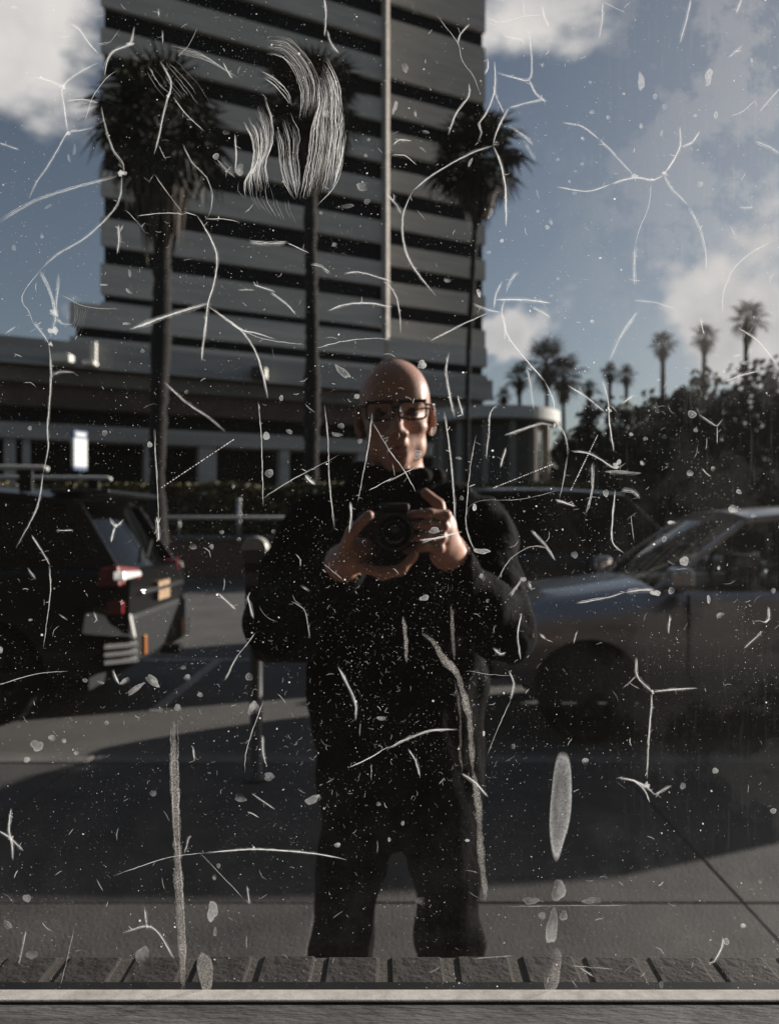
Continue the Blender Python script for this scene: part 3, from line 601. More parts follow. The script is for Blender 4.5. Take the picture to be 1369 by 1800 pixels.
# ------------------------------------------------------------------ the man: one continuous surface grown from a distance field
class Field:
    def __init__(s, lo, hi, h):
        s.lo = np.array(lo, np.float32); s.h = h; s.n = [int(math.ceil((b-a)/h))+1 for a, b in zip(lo, hi)]
        s.d = np.full(s.n, 1.0, np.float32); s.c = np.zeros(s.n, np.uint8)
    def block(s, lo, hi, pad):
        sl = []; ax = []
        for i in range(3):
            a = max(0, int((lo[i]-pad-s.lo[i])/s.h)); b = min(s.n[i], int((hi[i]+pad-s.lo[i])/s.h)+2)
            sl.append(slice(a, b)); ax.append(s.lo[i]+np.arange(a, b, dtype=np.float32)*s.h)
        return tuple(sl), (ax[0][:,None,None], ax[1][None,:,None], ax[2][None,None,:])
    def merge(s, sl, b, k, cls, sub=False):
        a = s.d[sl]
        if sub:
            h = np.clip(0.5-0.5*(a+b)/k, 0, 1); s.d[sl] = a*(1-h)-b*h+k*h*(1-h); return
        h = np.clip(0.5+0.5*(a-b)/k, 0, 1)
        s.c[sl] = np.where(b < a, cls, s.c[sl]); s.d[sl] = a*(1-h)+b*h-k*h*(1-h)
    def cone(s, p, q, r1, r2, k=0.02, cls=1, sub=False):
        p = np.array(p, float); q = np.array(q, float); rm = max(r1, r2)
        sl, (X, Y, Z) = s.block(np.minimum(p, q)-rm, np.maximum(p, q)+rm, k*1.5+0.012)
        e = q-p; L2 = max(1e-9, float(e@e))
        t = np.clip(((X-p[0])*e[0]+(Y-p[1])*e[1]+(Z-p[2])*e[2])/L2, 0, 1)
        b = np.sqrt((X-p[0]-t*e[0])**2+(Y-p[1]-t*e[1])**2+(Z-p[2]-t*e[2])**2)-(r1+(r2-r1)*t)
        s.merge(sl, b.astype(np.float32), k, cls, sub)
    def ell(s, c, r, rot=None, k=0.02, cls=1, sub=False):
        c = np.array(c, float); r = np.array(r, float); rm = r.max()
        sl, (X, Y, Z) = s.block(c-rm, c+rm, k*1.5+0.012)
        x, y, z = X-c[0], Y-c[1], Z-c[2]
        if rot is not None:
            Q = np.array(rot)            # columns: local axes in world
            x, y, z = (x*Q[0][i]+y*Q[1][i]+z*Q[2][i] for i in range(3))
        k0 = np.sqrt((x/r[0])**2+(y/r[1])**2+(z/r[2])**2); k1 = np.sqrt((x/r[0]**2)**2+(y/r[1]**2)**2+(z/r[2]**2)**2)+1e-9
        s.merge(sl, (k0*(k0-1)/k1).astype(np.float32), k, cls, sub)
    def surface(s):
        d = s.d; ins = d < 0
        cnt = np.zeros([n-1 for n in s.n], np.uint8)
        for i in (0,1):
            for j in (0,1):
                for k in (0,1): cnt += ins[i:s.n[0]-1+i, j:s.n[1]-1+j, k:s.n[2]-1+k]
        act = (cnt > 0) & (cnt < 8); idx = np.argwhere(act); vid = np.full(act.shape, -1, np.int32); vid[act] = np.arange(len(idx))
        acc = np.zeros((len(idx),3)); num = np.zeros(len(idx))
        corners = [(i,j,k) for i in (0,1) for j in (0,1) for k in (0,1)]
        val = {c: d[idx[:,0]+c[0], idx[:,1]+c[1], idx[:,2]+c[2]] for c in corners}
        for a in corners:
            for ax in range(3):
                if a[ax] == 0:
                    b = list(a); b[ax] = 1; b = tuple(b); va, vb = val[a], val[b]; m = (va < 0) != (vb < 0)
                    t = np.where(m, va/(va-vb+1e-12), 0); p = np.tile(np.array(a, float), (len(idx),1)); p[:,ax] = t
                    acc[m] += p[m]; num[m] += 1
        V = s.lo+(idx+acc/num[:,None])*s.h
        near = np.clip(np.round(idx+acc/num[:,None]).astype(int), 0, np.array(s.n)-1); cl = s.c[near[:,0],near[:,1],near[:,2]]
        Fq = []
        for ax in range(3):
            o1, o2 = [(1,2),(2,0),(0,1)][ax]
            A = ins[tuple(slice(0,-1) if i == ax else slice(None) for i in range(3))]; B = ins[tuple(slice(1,None) if i == ax else slice(None) for i in range(3))]
            e = np.argwhere(A != B); e = e[(e[:,o1] > 0) & (e[:,o2] > 0) & (e[:,o1] < s.n[o1]-1) & (e[:,o2] < s.n[o2]-1)]
            inside = A[e[:,0],e[:,1],e[:,2]]
            def g(da, db):
                q = e.copy(); q[:,o1] += da; q[:,o2] += db; return vid[q[:,0],q[:,1],q[:,2]]
            q = np.stack([g(-1,-1), g(0,-1), g(0,0), g(-1,0)], 1)
            q[~inside] = q[~inside][:,::-1]; Fq.append(q)
        Fq = np.concatenate(Fq); Fq = Fq[(Fq >= 0).all(1)]
        return V, Fq, cl
M_skin = mat('skin', (0.54,0.31,0.235), 0.5, var=0.12, scale=18, bump=0.05, bscale=150, spec=0.4)
M_jacket = mat('black_jacket', (0.0035,0.0032,0.0034), 0.9, var=0.3, scale=9, bump=0.3, bscale=60, spec=0.06)
M_trouser = mat('dark_trousers', (0.0042,0.0034,0.0034), 0.9, var=0.3, scale=9, bump=0.3, bscale=90, spec=0.06)
M_shoe = mat('black_shoe', (0.01,0.01,0.01), 0.5)
M_lip = mat('lips', (0.36,0.16,0.13), 0.45, spec=0.4)
M_stub = mat('shaved_scalp', (0.52,0.31,0.24), 0.4, var=0.12, scale=40, spec=0.45)
M_eye = mat('shaded_eye', (0.09,0.06,0.05), 0.2)  # whole eyeball dark: iris tone with the socket shade painted in
M_brow = mat('eyebrow_hair', (0.07,0.045,0.035), 0.8)
PX, PY = 0.0, 1.80
fd = Field((-0.46,-0.50,-0.01), (0.48,0.26,1.83), 0.004)
SK, JK, TR_, SH_, LP, ST, EY, BR = 1, 2, 3, 4, 5, 6, 7, 8
# legs, shoes
for s, kx in ((-1,-0.106),(1,0.138)):
    hx = 0.02+s*0.078
    fd.cone((hx,0.02,0.90),(kx,-0.015,0.50),0.098,0.066,0.03,TR_); fd.cone((kx,-0.015,0.50),(kx+s*0.012,0.03,0.10),0.066,0.058,0.03,TR_)
    fd.cone((kx+s*0.012,0.03,0.10),(kx+s*0.014,0.028,0.06),0.066,0.068,0.02,TR_)
    fd.ell((kx+s*0.018,-0.06,0.045),(0.048,0.135,0.043),None,0.02,SH_)
# coat: skirt, hips, chest, shoulders
fd.ell((0.018,0.03,0.86),(0.195,0.135,0.17),None,0.03,JK); fd.ell((0.018,0.03,1.06),(0.205,0.135,0.22),None,0.05,JK)
fd.ell((0.018,0.02,1.27),(0.195,0.132,0.20),None,0.06,JK); fd.cone((-0.145,0.03,1.405),(0.18,0.03,1.405),0.075,0.075,0.05,JK)
fd.cone((-0.09,0.03,1.455),(0.125,0.03,1.455),0.065,0.065,0.05,JK)
fd.ell((0.018,0.01,1.495),(0.095,0.09,0.065),None,0.03,JK)
# arms
EL, ER = (-0.250,-0.10,1.215), (0.245,-0.12,1.205)
WL, WR = (-0.098,-0.285,1.345), (0.118,-0.275,1.355)
for S_, E_, W_ in (((-0.185,0.02,1.41),EL,WL), ((0.215,0.02,1.41),ER,WR)):
    fd.cone(S_,E_,0.070,0.058,0.05,JK); fd.cone(E_,W_,0.058,0.045,0.03,JK); fd.ell(E_,(0.060,0.064,0.060),None,0.03,JK)
# head
HC = np.array((0.012,-0.075,1.668)); yaw, pit, rol = R(1), R(3), R(-2)
HM = Matrix.Rotation(-yaw*-1,3,'Z') @ Matrix.Rotation(pit,3,'X') @ Matrix.Rotation(rol,3,'Y'); HMn = np.array(HM)
def h(x, y, z): return tuple(HC+HMn @ np.array((x,y,z)))
fd.cone((0.016,0.03,1.46),h(0,0.03,-0.05),0.055,0.060,0.03,SK)
fd.ell(h(0,0.012,0.030),(0.0765,0.098,0.088),HMn,0.01,ST)
fd.ell(h(0,-0.018,-0.035),(0.060,0.076,0.072),HMn,0.03,SK)
fd.ell(h(0,-0.034,-0.080),(0.038,0.052,0.040),HMn,0.025,SK)
fd.ell(h(0,-0.071,-0.103),(0.021,0.017,0.016),HMn,0.02,SK)
fd.ell(h(0,-0.050,0.040),(0.060,0.042,0.050),HMn,0.03,SK)
for s in (-1,1):
    fd.cone(h(s*0.012,-0.086,0.016),h(s*0.046,-0.070,0.018),0.011,0.010,0.014,SK)
    fd.ell(h(s*0.033,-0.096,-0.008),(0.017,0.016,0.0115),HMn,0.012,SK,sub=True)
    fd.ell(h(s*0.032,-0.074,-0.007),(0.0135,0.0135,0.0115),HMn,0.003,EY)
    fd.cone(h(s*0.016,-0.0935,0.018),h(s*0.048,-0.077,0.021),0.0045,0.0035,0.004,BR)
    fd.cone(h(s*0.019,-0.086,0.0035),h(s*0.045,-0.076,0.002),0.0048,0.0045,0.005,SK)
    fd.ell(h(s*0.045,-0.053,-0.034),(0.019,0.022,0.015),HMn,0.018,SK)
    fd.ell(h(s*0.045,-0.020,-0.075),(0.017,0.036,0.024),HMn,0.02,SK)
    fd.ell(h(s*0.080,0.016,-0.012),(0.009,0.021,0.033),np.array(HM @ Matrix.Rotation(s*0.35,3,'Z')),0.006,SK)
    fd.ell(h(s*0.088,0.012,-0.010),(0.006,0.011,0.018),HMn,0.006,SK,sub=True)
    fd.ell(h(s*0.078,0.008,-0.040),(0.007,0.009,0.011),HMn,0.008,SK)
    fd.ell(h(s*0.015,-0.104,-0.050),(0.0095,0.011,0.0085),HMn,0.008,SK)
fd.cone(h(0,-0.088,0.004),h(0,-0.113,-0.042),0.0095,0.0125,0.012,SK)
fd.ell(h(0,-0.094,-0.068),(0.020,0.012,0.010),HMn,0.012,SK)
fd.cone(h(-0.017,-0.083,-0.0735),h(0.017,-0.083,-0.0735),0.0045,0.0045,0.006,LP); fd.ell(h(0,-0.087,-0.0725),(0.013,0.006,0.0045),HMn,0.006,LP)
fd.ell(h(0,-0.084,-0.0825),(0.016,0.0065,0.005),HMn,0.007,LP)
fd.ell(h(0,-0.094,-0.0778),(0.023,0.008,0.0016),HMn,0.003,LP,sub=True)
fd.ell(h(0,-0.094,-0.093),(0.020,0.010,0.005),HMn,0.008,SK,sub=True)
# coat collar round the neck
for k in range(14):
    a = 2*math.pi*k/14; b = 2*math.pi*(k+1)/14
    fd.cone((0.018+0.086*math.cos(a),-0.010+0.095*math.sin(a),1.538+0.012*math.sin(a)),(0.018+0.086*math.cos(b),-0.010+0.095*math.sin(b),1.538+0.012*math.sin(b)),0.018,0.018,0.012,JK)
# hands: hand on the image right grips the camera from the side, fingers across the front; the other cups the lens
def finger(pts, r0, cls=SK):
    n = len(pts)-1
    for i in range(n): fd.cone(pts[i],pts[i+1],r0*(1-0.10*i),r0*(1-0.10*(i+1)),0.006,cls)
CZ = -0.013   # camera centre offset from the camera height
fd.cone(WR,(0.106,-0.325,1.385),0.033,0.030,0.015,SK)
fd.ell((0.098,-0.345,1.405),(0.024,0.036,0.046),np.array(Matrix.Rotation(0.2,3,'Y')),0.02,SK)
for i,(z, ln) in enumerate(((1.448,0.066),(1.428,0.078),(1.408,0.074),(1.389,0.060))):
    x0 = 0.102-0.004*i
    finger([(x0,-0.355,z-0.006),(x0-0.002,-0.392,z-0.003),(x0-0.032,-0.407,z),(x0-ln,-0.402,z-0.002-0.002*i)],0.0098)
finger([(0.100,-0.325,1.425),(0.092,-0.318,1.465),(0.066,-0.318,1.487)],0.0115)
fd.cone(WL,(-0.078,-0.345,1.365),0.034,0.030,0.015,SK)
fd.ell((-0.062,-0.370,1.372),(0.042,0.030,0.030),np.array(Matrix.Rotation(-0.5,3,'Y')),0.02,SK)
for i,(y, ln) in enumerate(((-0.412,1.0),(-0.394,1.05),(-0.376,1.0),(-0.360,0.85))):
    finger([(-0.045,y,1.352),(-0.012,y-0.004,1.345-0.003*i),(0.022*ln,y-0.006,1.352-0.003*i),(0.043*ln,y-0.006,1.376-0.003*i)],0.0100)
finger([(-0.080,-0.385,1.385),(-0.066,-0.408,1.415),(-0.036,-0.415,1.444)],0.0118)
V, Q, cl = fd.surface()
me = bpy.data.meshes.new('body'); me.from_pydata(V.tolist(), [], Q.tolist())
for mm in (M_skin, M_skin, M_jacket, M_trouser, M_shoe, M_lip, M_stub, M_eye, M_brow): me.materials.append(mm)
me.polygons.foreach_set('material_index', np.array(cl[Q[:,0]], np.int32)); me.polygons.foreach_set('use_smooth', np.ones(len(Q), bool)); me.update()
# folds in the cloth
nv = len(V); nr = np.empty(nv*3, np.float32); me.vertices.foreach_get('normal', nr); nr = nr.reshape(-1,3)
dsp = np.zeros(nv)
for i in np.flatnonzero((cl == JK) | (cl == TR_)):
    p = V[i]; dsp[i] = 0.016*mnoise.noise((p[0]*9, p[1]*9, p[2]*6))+0.011*mnoise.noise((p[0]*24+5, p[1]*24, p[2]*13))
V2 = (V+nr*dsp[:,None]).astype(np.float32); me.vertices.foreach_set('co', V2.ravel()); me.update()
person = empty('person', (PX, PY, 0.0)); tag(person, 'bald man in glasses and a black coat photographing with both hands', 'person')
bo = bpy.data.objects.new('body', me); COL.objects.link(bo); bo.parent = person
sm = bo.modifiers.new('smooth', 'SMOOTH'); sm.factor = 0.4; sm.iterations = 2
# glasses
gl = empty('glasses'); gl.parent = person; gl.matrix_local = Matrix.Translation(Vector(HC)) @ HM.to_4x4()
M_frame = mat('spectacle_frame', (0.012,0.011,0.011), 0.35)
for s in (-1,1):
    cx = s*0.034; pts = []
    for k in range(25):
        a = 2*math.pi*k/24; c_, s_ = math.cos(a), math.sin(a); e = 0.55
        x = cx+0.0275*math.copysign(abs(c_)**e, c_); z = -0.004+0.0175*math.copysign(abs(s_)**e, s_)
        pts.append((x, -0.108+0.25*abs(x)**2*10, z+(0.002 if s_ > 0 else 0)))
    MB().tube(pts, 0.0026, 6).build('rim', M_frame, gl, smooth=True)
    MB().box(min(cx-0.0275,cx+0.0275),max(cx-0.0275,cx+0.0275),-0.1085,-0.1040,0.0115,0.0185).build('brow_bar', M_frame, gl, bevel=0.001)
    MB().tube([(s*0.062,-0.100,0.008),(s*0.078,-0.085,0.008),(s*0.0815,0.01,0.010),(s*0.081,0.030,-0.006)], 0.0026, 6).build('temple', M_frame, gl, smooth=True)
MB().tube([(-0.008,-0.107,0.002),(0,-0.1095,0.005),(0.008,-0.107,0.002)], 0.0024, 6).build('bridge', M_frame, gl, smooth=True)

# camera in his hands
M_cam = mat('camera_black', (0.012,0.012,0.012), 0.55, bump=0.3, bscale=400); M_lens = mat('lens_glass', (0.01,0.01,0.02), 0.05, coat=1.0)
cm = empty('photo_camera', (0.008, PY-0.352, CH-0.015)); tag(cm, 'small black camera held in front of the chest by the man', 'camera')
MB().box(-0.066,0.066,-0.020,0.022,-0.042,0.036).build('camera_body', M_cam, cm, bevel=0.008)
MB().box(-0.028,0.028,-0.018,0.018,0.0362,0.052).build('viewfinder_hump', M_cam, cm, bevel=0.006)
lb = MB().lathe([(0.031,-0.0205),(0.031,-0.045),(0.034,-0.047),(0.034,-0.066),(0.029,-0.068),(0.027,-0.060)], 'y', 28).build('lens_barrel', M_cam, cm, smooth=False)
MB().lathe([(0.026,-0.0605),(0.018,-0.064),(0.0,-0.0655)], 'y', 24).build('front_element', M_lens, lb, smooth=True)
MB().lathe([(0.009,0.0365),(0.009,0.045)], 'z', 16, c=(-0.048,0,0)).build('dial', M_trim, cm)
MB().lathe([(0.006,0.0365),(0.006,0.043)], 'z', 16, c=(0.045,0,0)).build('shutter_button', M_trim, cm)

# shoulder bag at his side
M_bag = mat('black_bag', (0.004,0.004,0.004), 0.85, var=0.3, scale=20, bump=0.3, bscale=80)
bgx = empty('shoulder_bag', (-0.235, PY+0.045, 1.12)); tag(bgx, 'black shoulder bag hanging under the elbow of the man', 'bag')
MB().box(-0.075,0.085,-0.10,0.09,0.0,0.17).build('pouch', M_bag, bgx, bevel=0.03)
MB().box(-0.08,0.09,-0.108,-0.101,0.06,0.175).build('flap', M_bag, bgx, bevel=0.003)
MB().box(-0.005,0.02,-0.114,-0.1085,0.05,0.08).build('buckle', M_meter, bgx, bevel=0.003)
MB().tube([(0.02,0.06,0.16),(0.03,0.10,0.25),(0.10,0.09,0.35),(0.16,0.05,0.395),(0.17,0.0,0.39)], 0.014, 6).build('strap', M_bag, bgx, smooth=True)
# ------------------------------------------------------------------ brick wall under the window, sill bricks
M_brick = mat('sill_brick', (0.040,0.032,0.029), 0.9, var=0.5, scale=30, bump=0.2, bscale=120)
M_mortar = mat('sill_mortar', (0.09,0.076,0.064), 0.95, var=0.25, scale=40, bump=0.15, bscale=200)
ZS = 1.002
bw = empty('window_wall', (0, 0, 0)); tag(bw, 'dark stucco house wall with a brick sill below the window pane', 'wall')
MB().box(-0.9,0.9,0.70,0.790,0.0,0.885).build('wall_core', brick_mat('wall_brick', (0.2,0.11,0.08), (0.16,0.09,0.065), (0.36,0.32,0.28), 2.4), bw)
MB().box(-0.9,0.9,0.728,0.7885,0.887,ZS-0.0022).build('mortar_bed', M_mortar, bw)
bme = [MB().box(-0.0262,0.0262,-0.031,0.031,-0.055,0.055).mesh('brick', M_brick) for _ in range(1)]
for i in range(-14, 14):
    o = link_mesh('brick', bme[0], bw, (i*0.0632+0.0275+random.uniform(-0.0012,0.0012), 0.7585+random.uniform(-0.001,0.001), ZS-0.0555+random.uniform(-0.0005,0.0005)), (0,random.uniform(-0.006,0.006),random.uniform(-0.02,0.02)))
    b = o.modifiers.new('bevel','BEVEL'); b.width = 0.003; b.segments = 2
M_stucco = mat('dark_stucco', (0.035,0.033,0.031), 0.95, var=0.2, scale=3, bump=0.4, bscale=60)
for nm, x0, x1, z0_, z1_ in (('wall_panel',-14,-0.906,0.0,9.0),('wall_panel',0.906,14,0.0,9.0),('wall_panel',-0.904,0.904,2.02,9.0)):
    MB().box(x0,x1,0.701,0.795,z0_,z1_).build(nm, M_stucco, bw)
# unseen dark room added round the camera to block sky light from behind
M_room = mat('added_room_paint', (0.05,0.047,0.045), 0.95, var=0.2, scale=2)
for nm, b in (('added_room_floor',(-3.5,3.5,-4.0,0.699,0.002,0.02)),('added_room_ceiling',(-3.5,3.5,-4.0,0.699,2.9,3.0)),('added_room_wall_back',(-3.5,3.5,-4.1,-4.001,0.0,3.0)),
              ('added_room_wall_left',(-3.6,-3.501,-4.1,0.699,0.0,3.0)),('added_room_wall_right',(3.501,3.6,-4.1,0.699,0.0,3.0))):
    tag(MB().box(*b).build(nm, M_room), kind='structure')
# ------------------------------------------------------------------ the window: metal frame and grimy pane
win = empty('window', (0, PANE_Y, ZS)); tag(win, 'scratched grimy window pane in a grey metal frame, nearest of all', 'window')
def metal_streak(name, col, rough, metal):
    return mat(name, col, rough, metal=metal, var=0.45, scale=30, stretch=(0.25,1,6), bump=0.2, bscale=200)
M_lip_ = mat('dusty_ledge', (0.70,0.655,0.60), 0.9, var=0.28, scale=60, bump=0.08, bscale=700)
M_alu = metal_streak('weathered_aluminium', (0.16,0.15,0.145), 0.6, 0.0)
zl = at(0, 1734, PANE_Y).z-ZS
MB().box(-0.9,0.9,-0.022,-0.0035,zl-0.040,zl).build('dusty_ledge', M_lip_, win, bevel=0.002)
MB().hexa([(-0.9,-0.16,zl-0.05),(0.9,-0.16,zl-0.05),(0.9,-0.0225,zl-0.05),(-0.9,-0.0225,zl-0.05),(-0.9,-0.16,zl-0.0026),(0.9,-0.16,zl-0.0026),(0.9,-0.0225,zl-0.0022),(-0.9,-0.0225,zl-0.0022)]).build('sill_board', M_alu, win)
MB().box(-0.9,0.9,-0.003,0.012,zl-0.06,zl-0.003).build('gasket', M_trim, win)
TOPZ = 0.95
for s in (-1,1): MB().box(min(s*0.86,s*0.9),max(s*0.86,s*0.9),-0.024,0.03,zl+0.001,TOPZ).build('jamb', M_alu, win)
MB().box(-0.9,0.9,-0.024,0.03,TOPZ+0.001,TOPZ+0.05).build('head_rail', M_alu, win)
# pane: clear sheet with a film of dust, smears and fine streaks
pm_ = bpy.data.materials.new('grimy_glass'); pm_.use_nodes = True; t = pm_.node_tree; t.nodes.clear()
def n_(ty, **kw):
    q = t.nodes.new(ty)
    for k, v in kw.items():
        if k.startswith('in_'): q.inputs[k[3:].replace('_',' ')].default_value = v
        else: setattr(q, k, v)
    return q
def mth(op, a, b=None, clamp=False):
    q = t.nodes.new('ShaderNodeMath'); q.operation = op; q.use_clamp = clamp
    for i, v in enumerate((a, b)):
        if v is None: continue
        if isinstance(v, (int, float)): q.inputs[i].default_value = v
        else: t.links.new(v, q.inputs[i])
    return q.outputs[0]
def mrange(v, a, b, c, d, smooth=True):
    q = t.nodes.new('ShaderNodeMapRange'); q.interpolation_type = 'SMOOTHSTEP' if smooth else 'LINEAR'
    t.links.new(v, q.inputs[0])
    for i, z in enumerate((a,b,c,d)): q.inputs[1+i].default_value = z
    return q.outputs[0]
tcn = n_('ShaderNodeTexCoord'); sep = n_('ShaderNodeSeparateXYZ'); t.links.new(tcn.outputs['Object'], sep.inputs[0])
def noise_(scale, detail=5, rough=0.6, stretch=None, vec=None):
    q = n_('ShaderNodeTexNoise'); q.inputs['Scale'].default_value = scale; q.inputs['Detail'].default_value = detail; q.inputs['Roughness'].default_value = rough
    mp = n_('ShaderNodeMapping')
    if stretch: mp.inputs['Scale'].default_value = stretch
    t.links.new(tcn.outputs['Object'], mp.inputs[0]); t.links.new(mp.outputs[0], q.inputs['Vector']); return q.outputs['Fac']
# window coordinates: x across, z up (object origin at the sill)
X, Z = sep.outputs[0], sep.outputs[2]
blot = mrange(noise_(9,5,0.66), 0.46, 0.55, 0.30, 1.0)
film_r = mth('MULTIPLY', mrange(X, 0.08, 0.36, 0, 1), mrange(Z, 0.50, 0.74, 0.10, 1))
film_r = mth('MULTIPLY', film_r, blot)
streak = mrange(noise_(26,4,0.7,(9,1,0.6)), 0.52, 0.75, 0, 1)
streak = mth('MULTIPLY', mth('MULTIPLY', streak, mrange(X, 0.10, 0.33, 0, 1)), mrange(Z, 0.40, 0.70, 0.28, 1))
low_f = mth('MULTIPLY', mrange(Z, 0.0, 0.28, 1, 0), mrange(noise_(24,4,0.7), 0.35, 0.7, 0.2, 1))
grain = mrange(noise_(900,3,0.75), 0.54, 0.80, 0, 1)
grainm = mrange(noise_(9,4,0.6), 0.40, 0.65, 0.15, 1)
fleck = mrange(noise_(300,2,0.5), 0.70, 0.78, 0, 1)
fac = mth('ADD', 0.003, mth('MULTIPLY', film_r, 0.21))
fac = mth('ADD', fac, mth('MULTIPLY', streak, 0.07))
fac = mth('ADD', fac, mth('MULTIPLY', low_f, 0.012))
fac = mth('ADD', fac, mth('MULTIPLY', mth('MULTIPLY', grain, grainm), 0.09))
fac = mth('ADD', fac, mth('MULTIPLY', mth('MULTIPLY', fleck, grainm), 0.16), True)
def dust_shader(facsock, col=(0.80,0.78,0.76,1)):
    o = n_('ShaderNodeOutputMaterial'); mx = n_('ShaderNodeMixShader'); tr = n_('ShaderNodeBsdfTransparent')
    tl = n_('ShaderNodeBsdfTranslucent'); df = n_('ShaderNodeBsdfDiffuse'); m2 = n_('ShaderNodeMixShader'); m2.inputs[0].default_value = 0.1
    tl.inputs[0].default_value = col; df.inputs[0].default_value = col
    t.links.new(tl.outputs[0], m2.inputs[1]); t.links.new(df.outputs[0], m2.inputs[2])
    t.links.new(facsock, mx.inputs[0]); t.links.new(tr.outputs[0], mx.inputs[1]); t.links.new(m2.outputs[0], mx.inputs[2]); t.links.new(mx.outputs[0], o.inputs[0]); return tr
tr = dust_shader(fac); tr.inputs[0].default_value = (0.93,0.94,0.95,1)
pane = MB().quad((-0.858,0,zl-0.02),(0.858,0,zl-0.02),(0.858,0,TOPZ),(-0.858,0,TOPZ)).build('pane', pm_, win)
# marks: coverage stored on the points, soft at the rim
mk = bpy.data.materials.new('glass_scratch'); mk.use_nodes = True; t = mk.node_tree; t.nodes.clear()
tcn = n_('ShaderNodeTexCoord'); at_ = n_('ShaderNodeAttribute'); at_.attribute_name = 'cover'
g = mrange(noise_(420,3,0.7), 0.30, 0.58, 0.75, 1.25); dust_shader(mth('MULTIPLY', at_.outputs['Fac'], g, True), (0.98,0.98,0.98,1))
md = bpy.data.materials.new('dried_drip'); md.use_nodes = True; t = md.node_tree; t.nodes.clear()
tcn = n_('ShaderNodeTexCoord'); at_ = n_('ShaderNodeAttribute'); at_.attribute_name = 'cover'
g = mrange(noise_(700,4,0.8), 0.36, 0.68, 0.12, 1.0); dust_shader(mth('MULTIPLY', at_.outputs['Fac'], g), (0.74,0.70,0.66,1))

class Marks:
    def __init__(s): s.v = []; s.f = []; s.c = []
    def pt(s, px, py, dy): p = at(px, py, PANE_Y); return (p.x, -0.0012-dy, p.z-ZS)
    def ribbon(s, pts, wid, bright, rnd, jit=0.0, taper=True, dy=0.0, soft=0.25):
        P = []
        n = len(pts)
        for i in range(n-1):
            p0, p1, p2, p3 = (np.array(pts[max(0,min(n-1,j))], float) for j in (i-1,i,i+1,i+2))
            st = max(2, int(np.linalg.norm(p2-p1)/7))
            for k in range(st):
                q = k/st; P.append(0.5*((2*p1)+(-p0+p2)*q+(2*p0-5*p1+4*p2-p3)*q*q+(-p0+3*p1-3*p2+p3)*q**3))
        P.append(np.array(pts[-1], float)); P = np.array(P)
        if jit: P = P+np.array([[rnd.gauss(0,jit), rnd.gauss(0,jit)] for _ in P])
        T = np.gradient(P, axis=0); T /= (np.linalg.norm(T, axis=1)[:,None]+1e-6); Nn = np.stack([-T[:,1],T[:,0]],1)
        b = len(s.v); m = len(P); ph = rnd.uniform(0,50)
        for i in range(m):
            f = i/(m-1); lv = 0.5+0.5*mnoise.noise((P[i][0]*0.035+ph, P[i][1]*0.035, ph)); w_ = wid*(0.5+0.3*rnd.random()+0.55*lv)*(min(1, 0.25+4*min(f,1-f)) if taper else 1)*0.5
            br = bright*(0.30+0.15*rnd.random()+0.75*lv)*(min(1, 0.3+5*min(f,1-f)) if taper else 1)
            for o_, c_ in ((-1,soft),(-0.35,1),(0.35,1),(1,soft)):
                q = P[i]+Nn[i]*w_*o_; s.v.append(s.pt(q[0],q[1],dy)); s.c.append(br*c_)
        for i in range(m-1):
            for k in range(3): s.f.append((b+i*4+k, b+i*4+k+1, b+i*4+4+k+1, b+i*4+4+k))
    def blob(s, cx, cy, rx, ry, rot, bright, rnd, rim=1.0, core=0.7, dy=0.0, n=18, rough=0.12):
        b = len(s.v); cr, sr = math.cos(rot), math.sin(rot); ph = [rnd.uniform(0,6.28) for _ in range(3)]; pa = rnd.uniform(0,6.28); pk = rnd.uniform(0,0.5)
        s.v.append(s.pt(cx,cy,dy)); s.c.append(bright*core)
        for ring, cc in ((0.55,core),(0.85,(core+rim)/2),(0.94,rim),(1.06,0.0)):
            for k in range(n):
                a = 2*math.pi*k/n; q = 1+rough*(math.sin(2*a+ph[0])*0.5+math.sin(3*a+ph[1])*0.5+math.sin(5*a+ph[2])*0.3)
                x = rx*ring*q*math.cos(a); y = ry*ring*q*math.sin(a); s.v.append(s.pt(cx+x*cr-y*sr, cy+x*sr+y*cr, dy)); s.c.append(bright*cc*(0.8+0.2*rnd.random())*(1-pk+pk*math.cos(a-pa)))  # one side brighter: crescent highlight painted into the coverage
        for k in range(n): s.f.append((b, b+1+k, b+1+(k+1)%n))
        for r_ in range(3):
            for k in range(n): s.f.append((b+1+r_*n+k, b+1+r_*n+(k+1)%n, b+1+(r_+1)*n+(k+1)%n, b+1+(r_+1)*n+k))
    def build(s, name, m=None, kind=None):
        me = bpy.data.meshes.new(name); me.from_pydata(s.v, [], s.f); me.materials.append(m or mk)
        a = me.attributes.new('cover', 'FLOAT', 'POINT'); a.data.foreach_set('value', np.array(s.c, np.float32)); me.update()
        o = bpy.data.objects.new(name, me); COL.objects.link(o); o.parent = pane
        if kind: o['kind'] = kind
        return o
ORG = {'A':(0,0,1.984),'B':(680,0,1.987),'C':(0,560,1.984),'D':(680,560,1.987),'E':(0,1150,1.984),'F':(680,1150,1.987)}
def conv(k, pts): ox, oy, s_ = ORG[k]; return [(ox+x/s_, oy+y/s_) for x, y in pts]
rnd = random.Random(11); DY = [0.0]
def nd(): DY[0] = (DY[0]+0.00000071) % 0.0006; return DY[0]
